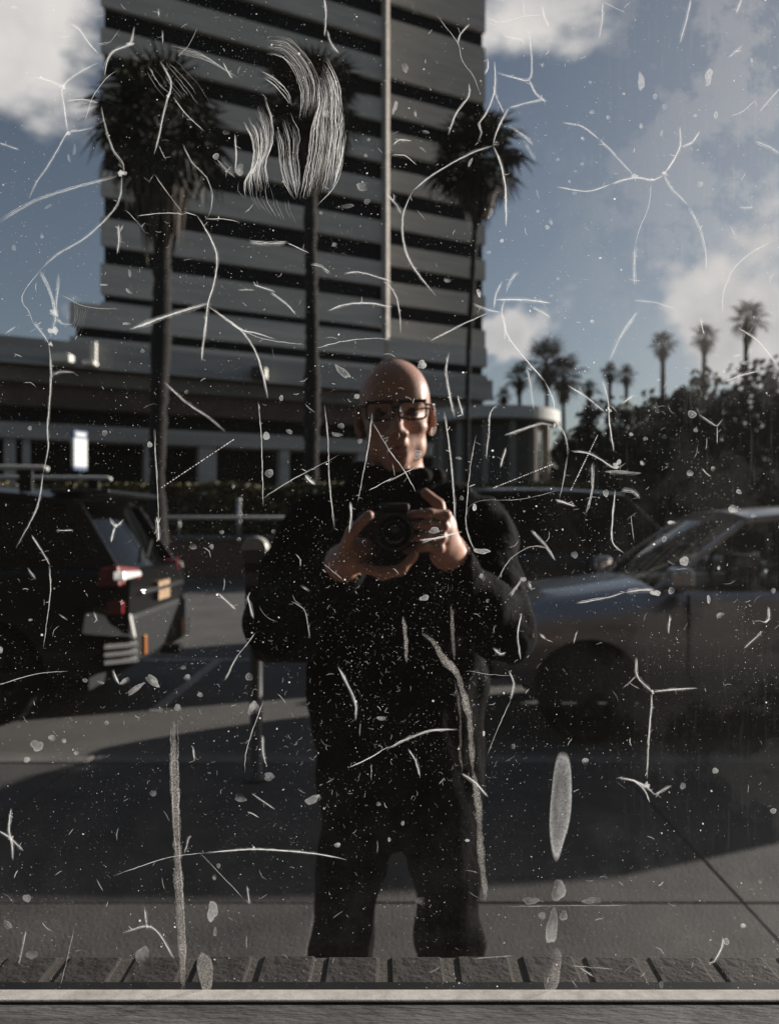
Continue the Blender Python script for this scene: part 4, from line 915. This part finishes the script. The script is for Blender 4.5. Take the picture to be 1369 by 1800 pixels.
SCR = '''
A 5 .8 125,272 170,282 222,305|A 6 .8 345,222 280,255 222,305 228,380 240,465|A 5 .7 335,445 280,458 240,465 210,515 165,590 130,640 105,695
A 4 .6 235,355 290,350 345,362|A 6 .55 0,775 120,705 250,660 410,618|A 4 .7 355,375 370,440 395,520 432,575 428,620
A 6 .6 428,610 420,690 385,750 300,830 200,890 142,945|A 3 .6 142,945 80,1035 105,1090 120,1130|A 6 .75 142,945 165,990 188,1050 195,1110
A 7 .7 208,955 205,1010 200,1060 195,1120 178,1180|A 3 .6 215,1030 240,1040 300,1070 420,1080|A 6 .6 195,1110 220,1130 260,1132
A 5 .65 245,85 280,105 310,150 345,190|A 3 .45 345,162 385,150 420,105|A 6 .75 470,95 462,140 450,160 400,180 375,220 368,265
A 2.5 .6 410,250 370,280 325,345 297,430|A 4 .8 560,215 598,290 585,350 572,400 558,470 540,540|A 3 .6 555,510 580,560|A 2.5 .5 520,235 560,300 600,330|A 3 .6 605,340 650,400 715,460
A 3.5 .8 638,505 670,570 720,620 740,680 735,740 715,775|A 5 .9 690,755 735,830 758,900 750,980 728,1060 722,1110 715,1190|A 9 .85 728,1060 660,1080 580,1105 500,1135 455,1150
A 4 .75 728,1070 770,1100 840,1150 900,1165 960,1185|A 2.5 .7 480,755 560,745 635,745|A 2.5 .6 540,610 590,680 640,745|A 3 .9 645,740 690,755|A 2.5 .9 720,765 780,765 840,778
A 6 .85 415,785 418,830 412,885|A 4 .6 432,785 420,810|A 3 .6 440,735 480,775 508,812|A 8 .8 872,845 930,852 1000,848|A 3 .7 1000,848 1040,865 1078,885
A 5 .75 1085,925 1120,930 1150,958|A 5 .75 1200,955 1250,950 1310,965 1369,985|A 5 .8 1145,1085 1200,1065 1280,1058 1369,1072|A 4 .75 885,995 960,1018|A 4 .7 945,1020 1000,1060 1035,1100|A 4 .5 830,1013 890,1013
A 5 .8 1130,-5 1137,60 1132,130|A 6 .7 1143,110 1155,155 1182,190|A 5 .6 555,30 557,65|A 3 .6 570,110 570,160|A 2.5 .5 690,100 660,160 620,200|A 4 .8 820,470 825,540 822,600
A 2.5 .6 1200,540 1175,640 1105,720|A 4 .6 0,500 70,525|A 6 .6 780,220 800,260 812,275|A 3 .5 520,640 540,610|A 4 .6 60,1140 20,1165
B 3 .7 170,50 215,110 250,160 262,215 300,270 325,330|B 4 .75 290,85 255,125 248,160|B 5 .8 350,205 352,240 340,265|B 5 .85 375,215 378,280 370,340 345,400 322,435 330,465 318,498
B 4.5 .8 380,255 430,270 495,282 505,230 500,150 492,100|B 5 .8 495,282 520,330 555,358|B 6 .9 548,352 480,365 425,380|B 5 .9 425,380 400,420 380,470 370,510|B 6 .85 370,510 395,570 412,650 414,720 415,795|B 4 .7 408,400 385,350 370,300
B 4 .8 370,510 310,530 230,570 150,620 90,670|B 5 .9 90,670 60,740 55,810 70,890 110,960 170,1035|B 4 .8 285,295 285,340 240,400 213,475|B 3 .7 345,65 400,80 470,62 545,55|B 7 .7 540,20 548,60 565,100|B 3 .6 475,0 478,60
B 5 .7 405,130 480,145|B 5 .7 752,10 750,70 738,140|B 3 .5 750,10 830,50|B 8 .7 1058,-4 1040,80 1020,155|B 6 .6 1235,-4 1215,50|B 4 .65 610,430 680,445 740,490|B 5 .8 740,490 800,550 860,615
B 4 .7 590,655 700,670 780,645|B 6 .8 780,645 860,622 930,630 965,610|B 6 .8 965,610 1000,560 1022,510 1020,445|B 5 .7 1022,515 1060,500 1090,460|B 5 .8 965,610 990,660 1050,720|B 5 .7 1050,720 1090,800 1110,880 1110,950
B 3.5 .6 920,640 912,720 880,800 862,870|B 7 .75 862,870 860,930 862,998|B 3 .6 1195,410 1240,390 1285,350|B 4 .6 1295,395 1369,310|B 7 .5 435,450 480,480 510,510|B 6 .5 480,500 518,565
B 8 .8 380,1048 470,1048 572,1060|B 5 .7 410,1050 398,1090 410,1130 412,1190|B 5 .8 300,1065 350,1085 395,1092|B 6 .7 400,985 380,1030 372,1080|B 4 .7 350,1095 250,1140 150,1192|B 7 .6 458,950 430,980 415,1018|B 5 .5 505,1072 568,1108
B 6 .55 860,1050 930,1058 1005,1080|B 4 .55 1340,845 1260,890 1200,950 1170,1030 1168,1100|B 6 .5 875,1090 840,1130 805,1190|B 7 .75 0,680 35,720 50,750|B 5 .7 20,510 45,490 85,495|B 3 .7 15,545 60,545 105,580
B 4 .8 0,990 30,1030 45,1100 48,1165|B 8 .6 1280,495 1330,515 1369,540|B 6 .5 1225,727 1280,729|B 7 .6 540,240 545,225|B 3 .5 1020,445 1015,480|B 5 .5 1185,205 1240,160
C 5 .85 120,15 150,50 175,90|C 4.5 .9 175,90 182,180 178,280 170,380 172,450 155,540|C 4 .6 155,540 140,640 115,700 60,800|C 6 .4 185,200 215,188 262,190|C 4 .9 115,755 150,810 178,860|C 3 .75 178,860 180,960 165,1070 155,1150
C 4 .9 780,-8 850,50 895,120 920,200 935,278|C 5 .9 725,-8 715,60 705,150|C 3.5 .8 850,45 930,75 1060,92|C 3 .8 1100,105 1200,80 1300,70 1369,75|C 5 .5 575,220 650,290 730,345 790,395
C 3.5 1 540,385 545,500 553,620 557,775|C 7 .9 550,690 557,775|C 3 .9 902,290 912,400 917,540 920,655|C 2.5 .8 920,628 1000,575 1090,525 1185,475|C 3.5 .95 1132,300 1145,420 1150,560 1168,735|C 3.5 .9 1297,330 1285,440 1265,550 1248,640|C 2.5 .8 1300,365 1369,480
C 2.5 .9 1285,600 1369,555|C 6 .85 385,695 405,725 435,700|C 6 .85 405,725 390,780|C 5 .9 1222,640 1225,690 1218,745|C 9 .7 1065,545 1080,565 1100,580|C 4 .8 760,955 825,1015|C 5 .7 865,965 885,1045
C 3 .8 890,1095 850,1150 820,1190|C 3 .8 1015,985 1060,1010 1075,1060 1083,1115|C 2.5 .7 1130,855 1195,910|C 4 .7 1050,930 1080,950|C 1.5 .5 905,1000 930,1040 970,1057|C 4 .6 200,740 260,738|C 5 .7 100,870 128,908|C 5 .7 330,1020 345,1055|C 4 .6 210,1030 240,1052
D 4.5 .85 405,-8 420,60 480,140 550,220|D 4.5 .85 550,220 580,290 585,350 620,410 630,480|D 3 .6 630,480 615,570 600,630|D 5 .8 410,410 480,385 540,368 590,378|D 8 .5 865,-8 810,70 775,150|D 5 .7 630,235 700,280 760,330
D 5 .8 752,220 770,290 775,370 790,465|D 4 .6 775,300 800,325|D 5 .8 485,170 500,230 510,320|D 5 .9 215,120 205,180 215,250 235,345|D 5 .9 245,270 265,340|D 4 .95 200,325 215,430 230,570 238,710|D 4 .8 385,303 360,330 355,400 345,490
D 5 .8 415,450 395,520|D 3 .85 310,410 290,520 278,650 275,720 300,800 340,815|D 4 .8 640,462 700,470 750,495 795,522 830,505|D 4 .85 715,505 715,590 692,680|D 4 .85 795,600 785,700 785,780 825,820|D 7 .8 815,598 860,605 880,630
D 5 .9 585,632 655,655|D 5 .85 500,740 550,790 585,845|D 3 .6 385,915 430,840 500,797 550,800 585,840|D 2 .5 283,700 285,660 340,635 460,632 600,600|D 4 .8 660,995 760,975 830,955|D 10 .7 830,955 880,948 930,945|D 3 .7 850,690 858,775
D 4 .85 470,1030 455,1100 465,1190|D 6 .85 490,915 505,950|D 6 .85 530,1100 555,1120|D 3 .8 0,450 60,530 100,605|D 3 .9 0,570 100,520|D 4 .9 115,775 170,768 260,745|D 3 .8 120,785 180,762 230,757|D 8 .7 1175,220 1230,200 1290,185|D 4 .7 1220,35 1290,80 1360,165|D 6 .7 1090,-4 1105,60
D 7 .6 820,298 860,265|D 4 .6 1085,335 1130,365 1150,375 1170,350|D 3 .6 1150,375 1150,440|D 5 .5 1245,1150 1310,1090|D 5 .8 1330,1005 1330,1050 1310,1060|D 5 .7 985,1035 980,1100|D 5 .8 370,1150 395,1170 415,1165|D 5 .6 430,970 470,910
E 2.5 .8 0,107 80,80 150,65 240,58|E 3 .7 398,772 500,735 600,705 720,690|E 4 .9 720,690 870,678 1000,683 1120,697 1210,715|E 5 .95 42,535 35,610 45,655 50,715|E 5 .9 0,615 40,640 85,685|E 5 .75 430,970 515,945 560,975 610,1060|E 5 .75 507,885 515,945
E 5 .95 1180,45 1215,110 1240,170 1240,230|E 3.5 .95 1215,395 1290,360 1355,320|E 3 .6 1295,380 1295,440|E 3 .7 920,160 890,240 870,300 858,350 855,410|E 6 .6 918,280 920,350 932,388|E 4 .6 830,0 800,60 785,90|E 4 .8 675,320 680,370|E 5 .9 395,55 418,105|E 5 .4 645,695 660,640 668,635|E 3 .4 700,690 850,850|E 4 .5 880,485 960,540|E 4 .5 862,805 872,870|E 5 .5 95,960 70,1080|E 3 .4 260,960 240,1050 215,1150
F 6 1 260,415 310,450 350,495|F 4 .85 425,55 442,100 430,160|F 2.5 .7 430,160 390,250 350,350|F 5 .95 868,10 872,75 925,130|F 5 .9 925,130 1000,122 1080,118|F 3 .6 872,75 820,120|F 4 .85 925,130 920,200 910,320 905,435|F 5 .95 805,428 860,440 910,465 930,490|F 5 .7 930,490 990,457|F 4 .9 860,440 895,470 915,515
F 4.5 .95 0,330 80,290 160,265 245,262|F 4 .9 75,330 100,370 115,425|F 2 .5 275,55 360,70 450,75|F 6 .7 1170,985 1165,1020 1140,1070 1115,1075|F 3 .5 640,1085 700,1090 790,1097|F 4 .5 670,1090 720,1125|F 2 .55 400,878 600,876 860,874|F 2.5 .4 640,1130 665,1165|F 3 .5 300,1060 440,1050
'''
nscr = 0
for item in SCR.replace('\n','|').split('|'):
    item = item.strip()
    if not item: continue
    tk = item.split(); k, wd, br = tk[0], float(tk[1]), float(tk[2]); pts = [tuple(float(v) for v in q.split(',')) for q in tk[3:]]
    mm = Marks(); cp = conv(k, pts); mm.ribbon(cp, max(1.0, wd*0.31), min(1, br*rnd.uniform(0.55,1.15)), rnd, jit=0.3, dy=nd())
    if wd >= 2.5:
        # splintered companions, faint halo and short spurs beside the main groove
        if wd >= 4: mm.ribbon(cp, wd*1.5, br*0.16, rnd, jit=0.5, dy=nd(), soft=0.0)
        for c_ in range(2 if wd >= 4 else 1):
            o1, o2 = rnd.uniform(-1.1,1.1)*wd*0.45, rnd.uniform(-1.1,1.1)*wd*0.45
            mm.ribbon([(x+o1*(1-i/len(cp))+o2*i/len(cp), y-o2*(1-i/len(cp))+o1*i/len(cp)) for i, (x, y) in enumerate(cp)][:max(2, len(cp)-rnd.choice((0,0,1)))], 1.1, br*rnd.uniform(0.35,0.8), rnd, jit=0.45, dy=nd())
        for c_ in range(rnd.choice((0,1,1,2,3))):
            i = rnd.randrange(len(cp)-1); f = rnd.random(); x = cp[i][0]+(cp[i+1][0]-cp[i][0])*f; y = cp[i][1]+(cp[i+1][1]-cp[i][1])*f; a = rnd.uniform(0,6.28); L_ = rnd.uniform(4,13)
            mm.ribbon([(x,y),(x+math.cos(a)*L_*0.5+rnd.uniform(-1,1),y+math.sin(a)*L_*0.5),(x+math.cos(a)*L_,y+math.sin(a)*L_)], rnd.uniform(0.8,1.6), br*rnd.uniform(0.3,0.8), rnd, dy=nd())
    mm.build('scratch'); nscr += 1
# star-shaped webs where scratches meet
for k, x, y, rr in (('A',222,305,16),('A',240,468,13),('A',428,606,20),('A',455,158,16),('A',590,335,12),('A',195,1090,22),('A',190,1155,24),('B',862,616,14),('B',968,608,14),('B',925,628,9),('C',180,90,12),('C',405,722,12),('D',585,372,10),('D',775,320,12),('F',925,130,9),('F',905,455,16),('D',800,510,22),('E',42,640,12),('E',515,948,10)):
    (cx, cy), = conv(k, [(x,y)]); mm = Marks(); mm.blob(cx, cy, rr/2.8, rr/3.8, rnd.uniform(0,3), 0.6, rnd, rim=0.6, core=0.9, dy=nd(), rough=0.5); mm.build('chip')
# dashed hairline scratches
for k, a, b in (('C',(565,590),(820,420)),('D',(370,592),(580,508)),('D',(640,600),(735,405))):
    mm = Marks(); A_, B_ = np.array(conv(k,[a,b]))
    for q in range(26):
        p = A_+(B_-A_)*(q/26); e = A_+(B_-A_)*((q+rnd.uniform(0.35,0.8))/26); mm.ribbon([tuple(p),tuple(e)], 2.0, 0.8, rnd, taper=False, dy=0.0001)
    mm.build('scratch')
# scraped patch: bundles of parallel lines
def comb(k, left, right, n, wd, br):
    L_, R_ = np.array(conv(k, left)), np.array(conv(k, right))
    n = int(n*1.4)
    for i in range(n):
        f = (i+rnd.uniform(-0.45,0.45))/max(1,n-1); p = L_+(R_-L_)*f; a = rnd.uniform(0,0.4)
        if rnd.random() < 0.12: continue
        if rnd.random() < 0.6: p = p.copy(); p[0] = p[0]+(p[1]-p[0])*a*1.6; p[-1] = p[-1]+(p[-2]-p[-1])*rnd.uniform(0,0.5)
        mm = Marks(); mm.ribbon([(q[0]+rnd.gauss(0,0.8), q[1]) for q in p], wd*rnd.uniform(0.35,0.95), br*rnd.uniform(0.35,1.1), rnd, jit=0.5, dy=nd()); mm.build('scratch')
comb('A', [(930,190),(985,205),(1030,260),(1050,340),(1045,420)], [(935,125),(1010,140),(1075,205),(1110,290),(1100,400)], 16, 1.7, 0.5)
comb('A', [(1105,300),(1112,370),(1088,440),(1075,540),(1045,700)], [(1138,200),(1180,290),(1192,400),(1195,470),(1165,665)], 24, 2.3, 0.75)
comb('A', [(962,450),(972,520),(980,600),(1000,660),(1030,700)], [(1012,395),(1045,470),(1040,540),(1046,610),(1040,690)], 13, 2.0, 0.6)
comb('A', [(850,430),(880,500),(880,580),(852,640),(856,690)], [(925,345),(952,420),(952,500),(930,570),(940,660)], 16, 2.2, 0.7)
comb('A', [(905,260),(960,300),(1000,345),(1018,380)], [(905,245),(965,275),(1005,320),(1022,372)], 3, 2.2, 0.7)
comb('A', [(835,600),(840,670),(880,725)], [(1000,680),(1015,740),(1040,795)], 9, 1.6, 0.4)
comb('A', [(1170,520),(1185,560),(1160,660)], [(1205,455),(1202,520),(1172,650)], 6, 2.2, 0.8)
comb('A', [(590,150),(700,185),(760,230)], [(600,185),(720,215),(860,290)], 8, 1.4, 0.35)
comb('A', [(510,240),(560,320),(600,360)], [(600,210),(680,290),(730,370)], 7, 1.4, 0.35)
comb('A', [(745,560),(780,590),(820,620)], [(770,550),(800,585),(822,625)], 5, 1.6, 0.4)
comb('A', [(260,1040),(265,1100),(240,1160)], [(330,1060),(300,1130),(290,1175)], 7, 1.2, 0.25)
# drops, bird spots, flakes:  crop x y rx ry angle bright rim core
SPOT = '''A 225 131 25 4 0 .6|A 262 525 6 25 5 .55|A 245 555 6 16 -15 .55|A 838 595 17 23 0 .75|A 755 548 12 13 0 .75|A 1267 652 27 18 5 .6|A 1280 705 13 11 0 .5|A 1205 722 35 8 -4 .5|A 1120 745 7 7 0 .5|A 1140 400 15 15 0 .7|A 175 722 18 6 -25 .5|A 150 827 7 8 0 .5|A 53 866 8 12 0 .5|A 55 30 16 6 10 .5|A 790 465 14 8 0 .4|A 455 955 6 15 -10 .6|A 452 1017 16 6 40 .5|A 365 995 15 4 0 .6|A 445 1130 18 5 0 .6|A 1167 855 10 8 0 .5|A 1285 490 7 7 0 .5|A 1275 545 7 7 0 .6
B 885 288 15 34 -8 .75|B 1120 272 14 34 15 .75|B 933 340 9 11 0 .75|B 967 376 10 10 0 .75|B 714 394 9 9 0 .75|B 771 414 9 9 0 .75|B 885 443 8 11 0 .6|B 1090 646 11 12 0 .8|B 558 796 9 9 0 .7|B 355 885 9 9 0 .7|B 597 974 7 7 0 .7|B 716 1125 9 9 0 .7|B 683 487 10 6 30 .7|B 1145 405 8 14 0 .8|B 1073 407 8 6 0 .7|B 824 330 8 5 30 .6|B 708 290 7 5 0 .7|B 63 240 11 20 -20 .6|B 28 378 9 26 15 .65|B 98 398 6 16 -8 .7|B 135 465 14 8 15 .5|B 210 980 16 9 10 .5|B 320 1025 8 18 -10 .8|B 360 748 7 25 25 .55|B 290 570 6 18 25 .6|B 125 525 5 16 -50 .5|B 525 680 4 18 -15 .5|B 570 775 7 16 -20 .4|B 1270 215 6 10 0 .6|B 1350 240 8 7 0 .6|B 1220 183 16 5 -10 .6|B 655 600 7 5 0 .6|B 595 560 6 6 0 .6|B 635 637 6 6 0 .6|B 653 677 9 5 0 .6|B 570 1035 9 5 0 .6|B 525 740 6 6 0 .6|B 400 843 8 8 0 .6|B 680 575 7 6 0 .6|B 957 468 6 14 10 .6
C 930 410 14 15 0 .6|C 940 540 16 17 0 .65|C 1190 375 14 10 20 .6|C 1255 428 10 10 0 .55|C 653 257 9 8 0 .5|C 982 278 8 11 0 .6|C 1245 272 10 11 0 .6|C 368 400 11 11 0 .5|C 108 383 9 9 0 .5|C 343 162 11 9 0 .5|C 525 440 11 11 0 .5|C 1010 395 13 9 20 .5|C 775 745 9 8 0 .5|C 835 770 9 8 0 .45|C 740 795 9 10 0 .45|C 675 795 15 11 0 .45|C 1195 187 38 13 45 .7|C 5 1155 10 16 0 .6|C 310 1033 5 5 0 .9|C 110 1050 8 5 0 .5|C 1175 405 20 9 10 .4|C 815 585 8 8 0 .4|C 955 742 9 8 0 .45|C 500 115 8 7 0 .5
D 105 475 19 19 0 .9|D 1062 335 17 16 0 .75|D 1075 390 10 9 0 .65|D 1055 540 13 13 0 .75|D 1205 665 19 17 0 .7|D 1035 847 19 18 0 .75|D 890 505 11 10 0 .7|D 1135 525 9 10 0 .7|D 850 405 9 7 0 .7|D 900 420 9 7 0 .7|D 965 770 9 12 0 .6|D 653 825 14 13 0 .55|D 130 975 21 10 -8 .8|D 165 740 22 12 0 .85|D 330 812 30 11 5 .85|D 250 488 12 6 10 .5|D 122 162 15 20 15 .75|D 820 540 70 10 1 .75|D 762 610 12 14 0 .7|D 990 713 16 9 5 .9|D 935 958 20 12 5 .75|D 990 950 13 13 0 .7|D 1160 1035 16 10 -15 .6|D 1345 950 10 10 0 .8|D 1120 980 7 17 0 .8|D 1155 870 6 10 0 .85|D 1225 605 12 8 30 .8|D 1275 690 10 7 0 .6|D 305 660 8 13 0 .95|D 475 910 12 10 0 .6|D 160 395 10 18 0 .85|D 260 627 8 9 0 .6|D 1215 130 16 7 -15 .55|D 1260 120 8 20 20 .5|D 1250 155 20 10 -10 .5|D 1270 170 14 8 -20 .5|D 330 900 8 12 0 .5|D 350 985 6 8 0 .5|D 1150 130 8 5 0 .5|D 945 215 8 5 0 .5
E 743 893 22 38 3 .62|E 885 187 20 29 10 .7|E 133 317 24 23 0 .5|E 98 366 13 12 0 .5|E 185 290 14 13 0 .5|E 622 185 15 14 0 .45|E 655 80 14 13 0 .5|E 700 140 11 10 0 .45|E 870 78 14 16 0 .4|E 537 483 13 13 0 .4|E 764 735 8 9 0 .5|E 750 775 9 11 0 .4|E 227 300 9 9 0 .5|E 535 92 36 15 40 .6|E 475 120 40 11 -32 .5|E 440 92 20 11 -35 .6|E 355 97 14 6 20 .5|E 640 45 12 9 0 .4|E 1177 663 12 10 0 1|E 500 1050 30 36 20 .35|E 98 848 16 16 0 .35|E 30 940 22 12 60 .4|E 115 1045 22 18 0 .3|E 840 500 25 14 10 .4|E 940 425 22 16 0 .3|E 1090 505 30 16 -20 .5|E 1330 222 18 9 5 .7|E 752 965 6 20 0 .5|E 375 238 9 8 0 .5|E 270 343 10 8 0 .5|E 300 90 10 8 0 .4|E 1320 520 10 8 0 .4
F 597 822 24 49 5 .5|F 575 950 25 64 6 .5|F 1240 945 12 9 0 .95|F 1180 1000 13 14 0 .7|F 1345 545 13 10 0 .6|F 1143 405 13 11 0 .75|F 690 372 14 13 0 .6|F 440 320 8 10 0 .6|F 280 648 9 6 0 .95|F 55 588 7 9 0 .9|F 337 275 5 10 0 .95|F 715 858 36 14 0 .35|F 500 858 30 16 0 .3|F 615 910 14 22 0 .4|F 1300 790 8 10 0 .5|F 540 910 16 14 0 .3|F 1030 458 12 14 0 .3|F 120 860 20 18 0 .2|F 8 645 5 9 0 .8|F 955 1150 9 14 0 .35'''
for item in SPOT.replace('\n','|').split('|'):
    tk = item.split(); k = tk[0]; x, y, rx, ry, an, br = (float(v) for v in tk[1:7]); (cx, cy), = conv(k, [(x,y)])
    mm = Marks(); mm.blob(cx, cy, rx/1.985*0.86, ry/1.985*0.86, R(an), br*rnd.uniform(0.55,0.9), rnd, rim=rnd.uniform(0.5,1), core=rnd.uniform(0.25,0.75), dy=nd(), rough=0.14 if max(rx,ry) < 20 else 0.25); mm.build('spot')
# long dried drips
mm = Marks(); mm.blob(*conv('F',[(604,520)])[0], 18, 92, R(3), 0.42, rnd, rim=1.0, core=0.42, dy=nd(), n=40, rough=0.1); mm.build('dried_drip')
mm = Marks(); mm.blob(*conv('F',[(578,1105)])[0], 14, 38, R(9), 0.7, rnd, rim=0.9, core=0.6, dy=nd(), n=30, rough=0.15); mm.build('dried_drip', md)
mm = Marks(); mm.blob(*conv('E',[(718,1105)])[0], 13, 36, R(-9), 0.7, rnd, rim=0.9, core=0.6, dy=nd(), n=30, rough=0.15); mm.build('dried_drip', md)
for k, pts, wd, br in (('E',[(608,235),(610,400),(617,560),(622,700),(628,850),(636,1000),(640,1168)],17,0.62), ('E',[(597,250),(602,420),(608,580),(618,720)],3,0.8), ('E',[(622,235),(624,400),(626,600),(634,760),(648,1000),(646,1165)],3,0.8),
                       ('F',[(195,0),(240,60),(270,150),(290,260),(298,400)],13,0.75), ('F',[(298,400),(318,520),(325,660),(345,860)],13,0.62), ('D',[(55,1040),(65,1110),(70,1200)],8,0.75), ('D',[(120,1095),(170,1140),(200,1195),(240,1240)],11,0.6), ('D',[(225,1000),(230,1100),(235,1190)],7,0.4), ('F',[(235,90),(255,200),(255,340),(262,410)],6,0.25)):
    mm = Marks(); mm.ribbon(conv(k, pts), wd, br, rnd, jit=0.6, dy=nd(), soft=0.35); mm.build('dried_drip', md)
# uncountable dust specks, lint and hair-fine nicks
mm = Marks(); rs = random.Random(3)
def dens(px, py):
    d = 0.35+0.65*math.exp(-(((px-700)/230)**2+((py-1180)/190)**2))*0.95+0.35*math.exp(-(((px-1150)/250)**2+((py-900)/200)**2))
    return min(1.0, d)
cnt = 0
while cnt < 22000:
    px, py = rs.uniform(-150,1520), rs.uniform(-150,1738)
    if rs.random() > dens(px, py)*(0.25+1.5*max(0, 0.35+mnoise.noise((px*0.011, py*0.011, 4.2)))): continue
    cnt += 1; q = rs.random(); r_ = 0.35+0.65*rs.random()**4
    if q > 0.988: r_ = rs.uniform(1.2,2.5)
    a = rs.uniform(0,6.28); b = len(mm.v); k = rs.uniform(0.5,1); br = 0.05+0.85*rs.random()**1.8; n = 5
    for i in range(n):
        t_ = 2*math.pi*i/n; x = r_*math.cos(t_); y = r_*k*math.sin(t_); mm.v.append(mm.pt(px+x*math.cos(a)-y*math.sin(a), py+x*math.sin(a)+y*math.cos(a), 0.0007)); mm.c.append(br)
    mm.f.append(tuple(range(b, b+n)))
mm.build('dust_specks', kind='stuff')
mm = Marks()
for i in range(620):
    px, py = rs.uniform(-100,1470), rs.uniform(-100,1730)
    if rs.random() > dens(px, py)+0.2: continue
    a = rs.uniform(0,6.28); L_ = rs.choice((5,7,9,12,16,24)); bend = rs.uniform(-0.5,0.5)
    pts = [(px,py),(px+math.cos(a)*L_/2-math.sin(a)*bend*L_*0.4,py+math.sin(a)*L_/2+math.cos(a)*bend*L_*0.4),(px+math.cos(a)*L_,py+math.sin(a)*L_)]
    mm.ribbon(pts, rs.uniform(1.0,2.2), rs.uniform(0.15,0.65)*rs.uniform(0.5,1), rs, jit=0.2, dy=0.00075)
for i in range(170):       # lint curls low on the pane
    px, py = rs.gauss(600,150), rs.gauss(1250,110)
    a = rs.uniform(0,6.28); pts = [(px,py)]
    for j in range(3): a += rs.uniform(-1.2,1.2); pts.append((pts[-1][0]+math.cos(a)*3.4, pts[-1][1]+math.sin(a)*3.4))
    mm.ribbon(pts, 1.0, rs.uniform(0.08,0.4), rs, dy=0.0008)
mm.build('hair_scratches', kind='stuff')
